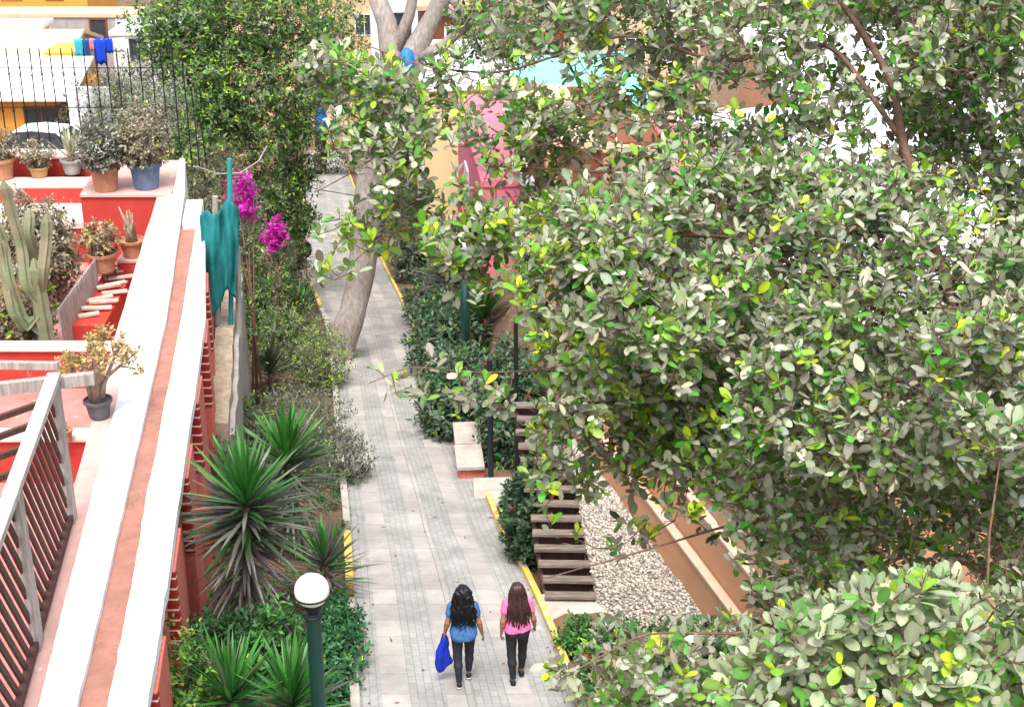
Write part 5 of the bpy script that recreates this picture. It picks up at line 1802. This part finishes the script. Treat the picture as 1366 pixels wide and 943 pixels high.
def person(label, loc, rz, cfg):
    t = thing('person', label, 'person', loc, rz)
    res = .0085
    fwd_l, fwd_r = cfg['feet']             # ankle y of left/right
    heel_l, heel_r = cfg['heel']
    J = {}
    for s, nm, yy, hl in ((-1, 'l', fwd_l, heel_l), (1, 'r', fwd_r, heel_r)):
        J['hip' + nm] = (s * .088, 0, .855)
        J['ank' + nm] = (s * .075 + cfg.get('stance', 0) * s, yy, .075 + hl)
        J['kn' + nm] = (s * .088, yy * .55 + .035, .465 + hl * .4)
        sh = (s * .160, .0, 1.315)
        J['sh' + nm] = sh
    J['ell'], J['wrl'] = cfg['larm']
    J['elr'], J['wrr'] = cfg['rarm']
    head = np.array((0, .025, 1.50)) + np.array(cfg.get('head', (0, 0, 0)))

    def legs(fd, g=0.0, k=.03):
        for nm in 'lr':
            h, kn, an = np.array(J['hip' + nm]), np.array(J['kn' + nm]), np.array(J['ank' + nm])
            fd.cone(h, kn, .088 + g, .055 + g, k)
            cm = kn * .68 + an * .32 + np.array([0, -.018, 0])
            fd.cone(kn, cm, .053 + g, .053 + g, k)
            fd.cone(cm, an, .052 + g, .034 + g, k)

    def pelvis(fd, g=0.0):
        fd.cone((-.06, 0, .90), (.06, 0, .90), .112 + g, .112 + g, .04, (1.05, .92, 1.05))
        for s in (-1, 1):
            fd.cone((s * .068, -.055, .845), (s * .075, -.045, .90), .086 + g, .086 + g, .03)
        fd.cone((0, .005, .95), (0, 0, 1.05), .135 + g, .115 + g, .04, (1, .78, 1))

    def trunk(fd, g=0.0):
        fd.cone((0, .0, 1.05), (0, 0, 1.2), .115 + g, .128 + g, .04, (1.02, .80, 1))
        fd.cone((-.055, .0, 1.22), (.055, .0, 1.22), .105 + g, .105 + g, .04, (1, .92, 1.1))
        fd.cone((-.10, -.01, 1.31), (.10, -.01, 1.31), .062 + g, .062 + g, .04)
        for s in (-1, 1):
            fd.cone((s * .065, .075, 1.21), (s * .065, .09, 1.205), .058 + g, .05 + g, .03)

    def arms(fd, g=0.0, upto=1.0, k=.025):
        for nm in 'lr':
            a, b, c_ = np.array(J['sh' + nm]), np.array(J['el' + nm]), np.array(J['wr' + nm])
            if upto < 1:
                e = a + (b - a) * upto
                fd.cone(a, e, .050 + g, .046 + g * 1.3, k)
            else:
                fd.cone(a, b, .048 + g, .037 + g, k)
                m_ = b * .7 + c_ * .3
                fd.cone(b, m_, .037 + g, .036 + g, k)
                fd.cone(m_, c_, .036 + g, .023 + g, k)

    fd = Field((-.48, -.42, -.02), (.48, .42, 1.66), res)
    legs(fd)
    pelvis(fd)
    trunk(fd)
    arms(fd)
    fd.cone((0, -.005, 1.34), head + np.array([0, -.015, -.05]), .054, .050, .03)
    fd.cone(head + np.array([0, -.012, .025]), head + np.array([0, .02, .02]), .082, .078, .03, (.93, 1.05, 1.12))
    fd.cone(head + np.array([0, .035, -.03]), head + np.array([0, .055, -.085]), .055, .032, .03)
    fd.cone(head + np.array([0, .095, .005]), head + np.array([0, .115, -.022]), .009, .013, .012)
    fd.cone(head + np.array([-.018, .092, -.055]), head + np.array([.018, .092, -.055]), .008, .008, .008)
    for s in (-1, 1):
        fd.cone(head + np.array([s * .078, .0, .01]), head + np.array([s * .08, -.01, -.03]), .013, .010, .008, (.6, 1, 1))
    for nm, s in (('l', -1), ('r', 1)):
        b, c_ = np.array(J['el' + nm]), np.array(J['wr' + nm])
        hand(fd, c_, c_ - b, s, cfg['curl'][nm])
        an = np.array(J['ank' + nm])
        hl = heel_l if nm == 'l' else heel_r
        fd.cone(an + np.array([0, -.02, -.03]), an + np.array([0, .12, -.045 - hl]), .030, .024, .02)
    link('body', fd.mesh('body'), 'skin', t, smooth=True)
    for s in (-1, 1):
        ey = MB().lathe([(.011 * math.cos(a_) + .0002, .011 * math.sin(a_)) for a_ in np.linspace(-1.5, 1.5, 8)], 10)
        e_ = ey.build('eye', 'eye', t, smooth=True)
        e_.location = tuple(head + np.array([s * .031, .088, .012]))
    # trousers
    fd = Field((-.35, -.42, .04), (.35, .42, 1.12), res)
    legs(fd, .008)
    pelvis(fd, .007)
    X, Y, Z = fd.pts(tuple(slice(0, n_) for n_ in fd.n))
    fd.a = np.maximum(fd.a, np.maximum(Z - .99, cfg['hem'] - Z).astype(np.float32))
    for nm in 'lr':
        pass
    link('trousers', fd.mesh('trousers'), cfg['trousers'], t, smooth=True)
    # shirt
    fd = Field((-.34, -.26, .76), (.34, .26, 1.44), res)
    pelvis(fd, .020)
    trunk(fd, .014)
    fd.cone((0, -.01, .86), (0, -.01, 1.02), .145, .12, .05, (1.12, .95, 1))
    arms(fd, .014, cfg['sleeve'])
    X, Y, Z = fd.pts(tuple(slice(0, n_) for n_ in fd.n))
    wr = .010 * np.sin(X * 40 + Z * 23) * np.sin(Z * 31 - X * 17) * np.clip((1.25 - Z) * 3, 0, 1)
    neck = .085 - np.sqrt(X ** 2 + (Y - .02) ** 2 + (Z - 1.405) ** 2)
    fd.a = np.maximum(fd.a + wr.astype(np.float32) * .6, np.maximum(cfg['shirt_hem'] + .015 * np.sin(X * 9) - Z, neck).astype(np.float32))
    link('shirt', fd.mesh('shirt'), cfg['shirt'], t, smooth=True)
    # shoes
    for nm, hl in (('l', heel_l), ('r', heel_r)):
        an = np.array(J['ank' + nm])
        f2_ = Field(an + np.array([-.08, -.14, -.12]), an + np.array([.08, .26, .06]), .006)
        heel, toe = an + np.array([0, -.035, -.035]), an + np.array([0, .135, -.050 - hl])
        f2_.cone(heel, toe, .036, .030, .02, (1.05, 1, .9))
        f2_.cone(heel + np.array([0, .01, .02]), heel + np.array([0, .03, .02]), .033, .03, .02)
        sh = link('shoe', f2_.mesh('shoe'), 'shoe', t, smooth=True)
        f3_ = Field(an + np.array([-.08, -.14, -.14]), an + np.array([.08, .26, .04]), .006)
        f3_.cone(heel + np.array([0, -.002, -.028]), toe + np.array([0, .004, -.018]), .035, .034, .01, (1.12, 1.04, .42))
        link('sole', f3_.mesh('sole'), cfg['sole'], sh, smooth=True)
    # hair: a mass plus many locks, one mesh
    fd = Field((-.34, -.34, .92), (.34, .28, 1.72), .0085)
    hc = head
    for a_, b_, ra, rb, sc in cfg['hair']:
        fd.cone(hc + np.array(a_), hc + np.array(b_), ra, rb, .04, sc)
    X, Y, Z = fd.pts(tuple(slice(0, n_) for n_ in fd.n))
    q, am = cfg['hairfreq'], cfg['hairamp']
    ph_ = .8 * np.sin(Z * q[1]) if q[1] > 12 else .3 * np.sin(Z * 9)
    fd.a += (am * np.sin(X * q[0] + ph_ * 2 + np.sin(Z * 11) * 1.5) * (.6 + .4 * np.sin(Z * q[1] + X * 25 + Y * 30))).astype(np.float32)
    face_ = .075 - np.sqrt((X / .95) ** 2 + (Y - head[1] - .10) ** 2 + ((Z - head[2] + .02) / 1.25) ** 2)
    fd.a = np.maximum(fd.a, face_.astype(np.float32))
    me = fd.mesh('hair')
    mb = MB()
    rg = np.random.default_rng(cfg['seed'])
    nv_ = len(me.vertices)
    co = np.zeros(nv_ * 3, np.float32)
    me.vertices.foreach_get('co', co)
    co = co.reshape(-1, 3)
    low = co[(co[:, 1] < head[1] + .03) & (co[:, 2] < head[2] + .06)]
    for k in range(cfg['locks']):
        p = low[rg.integers(len(low))]
        ln_ = rg.uniform(.10, .26)
        st = Vector(p) + Vector((0, -.004, 0))
        pts = []
        ph0 = rg.uniform(0, 6.28)
        for i in range(9):
            f_ = i / 8
            w_ = cfg['curl_amp'] * math.sin(ph0 + f_ * cfg['curl_n'])
            pts.append(st + Vector((w_ + p[0] * .10 * f_, .6 * cfg['curl_amp'] * math.cos(ph0 + f_ * cfg['curl_n']) - .006, -ln_ * f_)))
        mb.tube(pts, [.004, .0055, .006, .006, .0055, .005, .004, .003, .001], 5)
    lm_ = mb.mesh('locks')
    import bmesh
    bm = bmesh.new()
    bm.from_mesh(me)
    bm.from_mesh(lm_)
    bm.to_mesh(me)
    bm.free()
    bpy.data.meshes.remove(lm_)
    link('hair', me, cfg['hair_m'], t, smooth=True)
    return t, J


def path_pt(px, py):
    p = G(px, py)
    p[2] = base_z(p[1]) + .004
    return p


HD = math.atan2(.13, 1)
p1 = path_pt(619, 911)
w1, J1 = person('woman walking away in a blue T-shirt with long curly black hair, carrying a blue jacket', p1, HD * .6, dict(
    feet=(-.15, .15), heel=(.05, 0), hem=.13, larm=((-.225, -.03, 1.06), (-.262, .03, .85)), rarm=((.225, -.04, 1.05), (.275, .02, .815)), curl={'l': 1.1, 'r': .55},
    trousers='leggings', shirt='denim_shirt', sleeve=.45, shirt_hem=.80, sole='sole', hair_m='hair_black', seed=3, locks=340, curl_amp=.014, curl_n=17, hairfreq=(60, 48), hairamp=.010,
    hair=[((0, -.01, .035), (0, .02, .03), .104, .095, (1.0, 1.0, 1.0)), ((-.06, -.03, -.02), (-.095, -.045, -.20), .07, .075, (1, .8, 1)), ((.06, -.03, -.02), (.10, -.045, -.20), .07, .075, (1, .8, 1)),
          ((0, -.07, 0), (0, -.085, -.25), .10, .12, (1.15, .62, 1)), ((0, -.085, -.22), (0.01, -.085, -.46), .125, .055, (1.1, .55, 1))]))
w1.scale = (.91,) * 3
p2 = path_pt(690, 907)
w2, J2 = person('woman walking away in a pink T-shirt with very long straight brown hair, holding a phone', p2, HD * .8, dict(
    feet=(-.13, .14), heel=(.03, 0), hem=.13, larm=((-.215, -.06, 1.06), (-.232, -.02, .845)), rarm=((.232, -.02, 1.05), (.262, .10, .845)), curl={'l': 1.0, 'r': .9},
    trousers='trousers', shirt='pink_shirt', sleeve=.42, shirt_hem=.895, sole='shoe', hair_m='hair_brown', seed=5, locks=300, curl_amp=.005, curl_n=4, hairfreq=(120, 5), hairamp=.003,
    hair=[((0, -.01, .035), (0, .02, .03), .100, .092, (1.0, 1.0, 1.02)), ((-.055, -.03, -.02), (-.085, -.05, -.22), .06, .065, (1, .8, 1)), ((.055, -.03, -.02), (.10, -.045, -.24), .06, .075, (1, .8, 1)),
          ((0, -.065, 0), (0.01, -.095, -.25), .095, .115, (1.15, .55, 1)), ((0.01, -.10, -.22), (0.02, -.13, -.56), .118, .065, (1.15, .42, 1))]))


w2.scale = (.91,) * 3


def local_to_world(t, p):
    p = np.array(p) * .91
    m = Matrix.Translation(t.location) @ Matrix.Rotation(t.rotation_euler[2], 4, 'Z')
    return m @ Vector(p)


# jacket carried by the first woman
hp = local_to_world(w1, np.array(J1['wrl']) + np.array([-.012, .02, -.10]))
V, F = [], []
nu, nv = 20, 22
for j in range(nv):
    v = j / (nv - 1)
    for i in range(nu):
        a = 2 * math.pi * i / nu
        rx_ = np.interp(v, [0, .08, .3, .6, .9, 1], [.018, .03, .062, .085, .095, .06])
        ry_ = np.interp(v, [0, .08, .3, .6, .9, 1], [.018, .025, .04, .05, .04, .02])
        r_ = 1 + .26 * math.sin(a * 3 + v * 3) + .16 * math.sin(a * 5 - v * 6) + .25 * mnoise.noise(Vector((math.cos(a) * 1.5, math.sin(a) * 1.5, v * 5)))
        V.append((rx_ * r_ * math.cos(a) - .045 * v + .012 * math.sin(v * 9), ry_ * r_ * math.sin(a), .07 - .55 * v + .05 * math.cos(a * 2 + .7) * v))
F = [(j * nu + i, j * nu + (i + 1) % nu, (j + 1) * nu + (i + 1) % nu, (j + 1) * nu + i)[::-1] for j in range(nv - 1) for i in range(nu)]
F += [tuple(range(nu)), tuple(reversed(range((nv - 1) * nu, nv * nu)))]
me = bpy.data.meshes.new('jacket')
me.from_pydata(V, [], F)
o = link('jacket', me, 'jacket_blue', smooth=True)
o.location = hp
tag(o, 'bright blue jacket dangling from the left hand of the woman in blue', 'jacket')
hp = local_to_world(w2, np.array(J2['wrr']) + np.array([-.005, .055, -.085]))
o = MB().box(0, 0, 0, .075, .145, .010).build('phone', 'phone', bevel=.004)
o.location = hp + Vector((.03, .01, -.012))
o.rotation_euler = (.25, .1, -1.0)
tag(o, 'white phone held in the right hand of the woman in pink', 'phone')

# ================================================================== THE BIG TREE IN FRONT (its crown fills the right of the view)
tb = np.array([3.7, 8.6, tz(3.7, 8.6)])
t = thing('ficus_tree', 'big dusty leaved ficus filling the right half of the view', 'tree', tb)
fork = np.array([3.35, 7.9, 5.6])
tm = MB()
def smooth_tube(mb, pts, rr, n=10, wob=.15, sub=5):
    P, Q = [], []
    pts = [Vector(p) for p in pts]
    for i in range(len(pts) - 1):
        for k in range(sub):
            P.append(pts[i].lerp(pts[i + 1], k / sub))
            Q.append(rr[i] + (rr[i + 1] - rr[i]) * k / sub)
    P.append(pts[-1])
    Q.append(rr[-1])
    for _ in range(3):
        P = [P[0]] + [(P[i - 1] + 2 * P[i] + P[i + 1]) / 4 for i in range(1, len(P) - 1)] + [P[-1]]
    mb.tube([tuple(p - Vector(tb)) for p in P], Q, n, wob=wob)
    return P


smooth_tube(tm, [tb - np.array([0, 0, .4]), tb * .5 + fork * .5 + np.array([.1, 0, 0]), fork, fork + np.array([.15, .1, .6]), fork + np.array([.3, .2, 1.9])], [.34, .27, .24, .14, .04], 14, .3)
tm.build('trunk', 'bark', t, smooth=True)
lm = MB()
nodes = []
LIMBS = [
    ([fork, Dp(1345, 700, 8.0), Dp(1276, 470, 7.2), Dp(1246, 350, 7.0), Dp(1205, 190, 7.0), Dp(1160, 100, 7.1), Dp(1105, -20, 7.3)], [.12, .07, .030, .026, .022, .017, .012]),
    ([fork, Dp(1400, 500, 8.4), Dp(1322, 260, 8.4), Dp(1308, 140, 8.3), Dp(1265, 0, 8.4), Dp(1230, -80, 8.5)], [.13, .08, .05, .045, .04, .03]),
    ([fork, Dp(1420, 300, 8.0), Dp(1350, 60, 7.8), Dp(1300, -60, 7.8)], [.1, .07, .05, .04]),
    ([Dp(1345, 700, 8.0), Dp(1276, 630, 7.4), Dp(1120, 612, 6.9), Dp(980, 590, 6.6), Dp(850, 600, 6.4), Dp(760, 640, 6.3)], [.05, .03, .02, .014, .009, .005]),
    ([Dp(1276, 470, 7.2), Dp(1180, 400, 6.9), Dp(1085, 350, 6.7), Dp(980, 320, 6.6), Dp(870, 335, 6.5), Dp(770, 380, 6.4)], [.03, .022, .018, .015, .011, .007]),
    ([Dp(1239, 320, 7.0), Dp(1120, 300, 7.0), Dp(1000, 285, 7.0), Dp(860, 260, 7.2), Dp(740, 230, 7.4), Dp(640, 240, 7.5)], [.024, .02, .016, .013, .010, .006]),
    ([Dp(1205, 190, 7.0), Dp(1100, 80, 7.2), Dp(950, 95, 7.4), Dp(820, 60, 7.5), Dp(690, 100, 7.6), Dp(560, 90, 7.6), Dp(450, 50, 7.7)], [.022, .018, .015, .012, .010, .007, .004]),
    ([Dp(860, 260, 7.2), Dp(760, 175, 7.4), Dp(700, 190, 7.4), Dp(600, 140, 7.5), Dp(500, 200, 7.5), Dp(420, 240, 7.5)], [.012, .010, .009, .007, .005, .004]),
    ([Dp(740, 230, 7.4), Dp(670, 330, 7.3), Dp(600, 290, 7.2), Dp(520, 300, 7.2), Dp(450, 355, 7.2)], [.010, .008, .007, .005, .003]),
    ([Dp(870, 335, 6.5), Dp(790, 420, 6.3), Dp(735, 470, 6.2)], [.010, .007, .004]),
    ([Dp(980, 590, 6.6), Dp(880, 520, 6.4), Dp(760, 490, 6.3), Dp(640, 495, 6.3), Dp(560, 506, 6.3), Dp(490, 505, 6.3)], [.012, .009, .007, .005, .004, .002]),
    ([fork, Dp(1400, 800, 7.4), Dp(1250, 720, 6.9), Dp(1100, 690, 6.6), Dp(960, 700, 6.4), Dp(830, 735, 6.3), Dp(740, 760, 6.3)], [.06, .04, .028, .018, .010, .007, .004]),
    ([fork, Dp(1420, 900, 5.0), Dp(1300, 870, 3.9), Dp(1180, 850, 3.7), Dp(1060, 870, 3.7)], [.06, .03, .016, .010, .006]),
    ([Dp(1250, 720, 6.9), Dp(1100, 790, 6.4), Dp(1000, 830, 6.1), Dp(880, 840, 5.9), Dp(760, 870, 5.9)], [.02, .014, .010, .007, .004]),
    ([Dp(1120, 612, 6.9), Dp(1000, 470, 6.6), Dp(900, 430, 6.3), Dp(820, 460, 6.1)], [.014, .012, .008, .005]),
    ([Dp(1400, 500, 8.4), Dp(1330, 420, 7.2), Dp(1250, 520, 6.2), Dp(1150, 540, 5.8)], [.04, .025, .015, .008]),
]
LIMBS = [(p_, [v_ * (1.0 if k_ in (0, 1, 2) else .62) for v_ in r_]) for k_, (p_, r_) in enumerate(LIMBS)]
LIMBS += [([fork, Dp(1560, 500, 7.6), Dp(1680, 250, 7.2), Dp(1720, -60, 7.2)], [.10, .06, .03, .012]), ([fork, Dp(1560, 650, 7.0), Dp(1760, 560, 6.6)], [.08, .04, .012]), ([fork, Dp(1560, 250, 8.0), Dp(1520, -150, 8.0)], [.09, .05, .014])]
for pts, rr in LIMBS:
    pts = [np.array(p_) + (RNG.normal(0, .05, 3) if 0 < q_ else 0) for q_, p_ in enumerate(pts)]
    P = smooth_tube(lm, pts, rr, 8, .45, 7)
    nodes += [np.array(p) for p in P[4:]]
lm.build('branches', 'bark_brown', t, smooth=True)
nodes = np.array(nodes)


def in_poly(x, y, poly):
    c = np.zeros(len(x), bool)
    n = len(poly)
    for i in range(n):
        x1, y1 = poly[i]
        x2, y2 = poly[(i + 1) % n]
        c ^= ((y1 > y) != (y2 > y)) & (x < (x2 - x1) * (y - y1) / (y2 - y1 + 1e-9) + x1)
    return c


# crown volume: (outline of a leafy mass as seen, depth range in m, tufts, clumpiness threshold, leaf length, young share)
MASSES = [
    ([(740, 250), (900, 200), (1420, 230), (1420, 640), (1000, 640), (900, 560), (860, 470), (770, 420)], (5.4, 7.4), 3220, -.16, 0.0546, 0.09, None),
    ([(900, 200), (1100, 330), (1420, 330), (1420, 640), (1000, 640), (900, 520)], (7.0, 8.6), 1260, -.16, 0.0581, .05, None),
    ([(640, -60), (1420, -60), (1420, 260), (1000, 270), (930, 190), (800, 230), (720, 210), (660, 110)], (6.6, 8.6), 2093, -.07, 0.0581, .14, None),
    ([(1090, -60), (1420, -60), (1420, 200), (1200, 230)], (7.0, 9.0), 588, -.05, 0.0581, .06, None),
    ([(420, 50), (480, 85), (600, 60), (760, 160), (740, 300), (640, 330), (560, 320), (500, 340), (470, 300), (490, 230), (440, 190), (385, 100)], (6.8, 8.0), 784, -.02, 0.0563, .28, None),
    ([(690, 270), (860, 250), (890, 470), (850, 600), (780, 520), (730, 500), (710, 420), (650, 380), (640, 320)], (5.9, 7.0), 420, .02, 0.0563, 0.5, None),
    ([(980, 640), (1420, 640), (1420, 790), (1250, 770), (1080, 830), (1030, 880), (960, 720)], (6.0, 7.6), 951, -.08, 0.0546, .10, None),
    ([(985, 890), (1060, 815), (1150, 790), (1240, 765), (1330, 775), (1430, 760), (1430, 1010), (960, 1010)], (3.4, 4.4), 1150, -.26, .048, .16, None),
    ([(1250, 400), (1420, 350), (1420, 560), (1290, 560)], (4.3, 5.4), 182, -.2, 0.0528, .12, None),
    ([(700, 600), (860, 560), (980, 620), (1000, 700), (920, 720), (800, 730), (720, 700)], (6.0, 7.0), 84, -.05, 0.0581, .45, None),
    ([(800, 875), (900, 850), (1040, 815), (1080, 900), (1060, 1000), (790, 1000)], (5.6, 6.6), 210, .02, 0.0581, .14, None),
    ([(725, 880), (800, 860), (800, 925), (740, 910)], (5.8, 6.0), 12, -1, 0.0546, .3, None),
    ([(550, 290), (700, 290), (690, 400), (600, 395)], (6.3, 7.2), 84, -.05, 0.0563, .4, None),
    ([(740, 430), (900, 430), (990, 600), (960, 640), (850, 615), (770, 580)], (5.8, 7.0), 503, -.15, 0.0554, 0.42, None),
    ([(405, 300), (500, 285), (520, 375), (430, 385)], (6.8, 7.6), 20, -.2, .058, .55, None),
    ([(500, 495), (700, 485), (700, 540), (620, 535), (500, 530)], (6.1, 6.5), 18, -1, 0.0546, .2, None),
    ([(700, 560), (800, 480), (900, 560), (850, 640), (740, 650)], (5.8, 6.8), 90, -.05, 0.0563, .45, None),
    ([(1420, -260), (1820, -200), (1900, 300), (1820, 700), (1420, 760)], (5.6, 8.6), 1700, -.1, .06, .1, None),
    ([(1430, 760), (1620, 790), (1660, 1060), (1430, 1010)], (3.5, 4.5), 130, -.3, .062, .1, None),
    ([(640, -260), (1420, -300), (1420, -60), (620, -60)], (6.6, 8.8), 620, -.05, .06, .1, None),
]
# thin places of the crown: (outline as seen, share of tufts kept)
HOLES = [([(455, 215), (505, 215), (505, 290), (455, 290)], .3), ([(480, -70), (620, -70), (606, 50), (575, 105), (525, 105), (500, 60)], .06), ([(415, 145), (445, 145), (445, 195), (415, 195)], 0),
         ([(560, 110), (600, 110), (640, 250), (600, 330), (575, 250)], .35), ([(618, 95), (680, 120), (700, 300), (640, 260)], .18), ([(665, 70), (800, 60), (800, 135), (700, 140)], .15),
         ([(640, 60), (690, 50), (690, 100), (640, 105)], .2), ([(640, 340), (680, 330), (690, 470), (650, 470)], .3), ([(930, 115), (1040, 110), (1040, 165), (960, 190)], .35)]
geos, cents, axes = [], [], []
for poly, (d0, d1), n, thr, ln_, yg, _ in MASSES:
    xs = np.array([p[0] for p in poly])
    ys = np.array([p[1] for p in poly])
    got = []
    tries = 0
    while len(got) < n and tries < 40:
        tries += 1
        X = RNG.uniform(xs.min(), xs.max(), n * 2)
        Y = RNG.uniform(ys.min(), ys.max(), n * 2)
        k = in_poly(X, Y, poly)
        D = RNG.uniform(d0, d1, n * 2)
        hole = np.zeros(len(X), bool)
        for hp_, keep in HOLES:
            hole |= in_poly(X, Y, hp_) & (RNG.random(len(X)) > keep)
        k &= ~hole
        for x, y, d in zip(X[k], Y[k], D[k]):
            # pull towards the nearest limb so that tufts sit along branches
            p = Dp(x + RNG.normal(0, 8), y + RNG.normal(0, 8), d)
            if mnoise.noise(Vector(p * 2.1)) > thr:
                got.append(p)
    got = np.array(got[:n])
    dist = np.linalg.norm(got[:, None] - nodes[None], axis=2)
    ni = dist.argmin(1)
    dd = dist.min(1)
    pull = np.clip((dd - .35) / np.maximum(dd, .01), 0, 1) * .35
    got = got + (nodes[ni] - got) * pull[:, None]
    ax = norm(got - nodes[ni]) * .5 + np.array([-.1, -.15, .55]) + RNG.normal(0, .38, got.shape)
    geos.append(rosettes(got - tb, ax, (5, 9), ln_, .57 if d0 == 3.4 else .53, PALE if d0 == 3.4 else FICUS, yg, tmpl=FINE, spread=(25, 88), curl=.14))
    cents.append(got)
    axes.append(norm(ax))
foliage('crown', geos, 'leaf_waxy', t)
cents, axes = np.concatenate(cents), np.concatenate(axes)
# twigs from the limbs to the tufts
tw = MB()
order = np.argsort(np.linalg.norm(cents[:, None] - nodes[None, ::6], axis=2).min(1))
allp = [n_ for n_ in nodes]
arr = np.array(allp)
cnt_ = len(arr)
buf = np.zeros((len(arr) + len(cents) * 2, 3))
buf[:cnt_] = arr
for i in order:
    c = cents[i]
    dd = ((buf[:cnt_] - c) ** 2).sum(1)
    n0 = buf[dd.argmin()]
    L_ = math.sqrt(dd.min())
    e = c + axes[i] * .05
    mid = (n0 + c) / 2 + np.array([0, 0, -.06 * L_]) + RNG.normal(0, .05 * L_, 3)
    r0 = min(.003 + .006 * L_, .010)
    tw.tube([tuple(n0 - tb), tuple(mid - tb), tuple(c - tb), tuple(e - tb)], [r0, r0 * .75, .0028, .0015], 4, cap=False)
    buf[cnt_] = mid
    buf[cnt_ + 1] = c
    cnt_ += 2
tw.build('twigs', 'bark_brown', t)
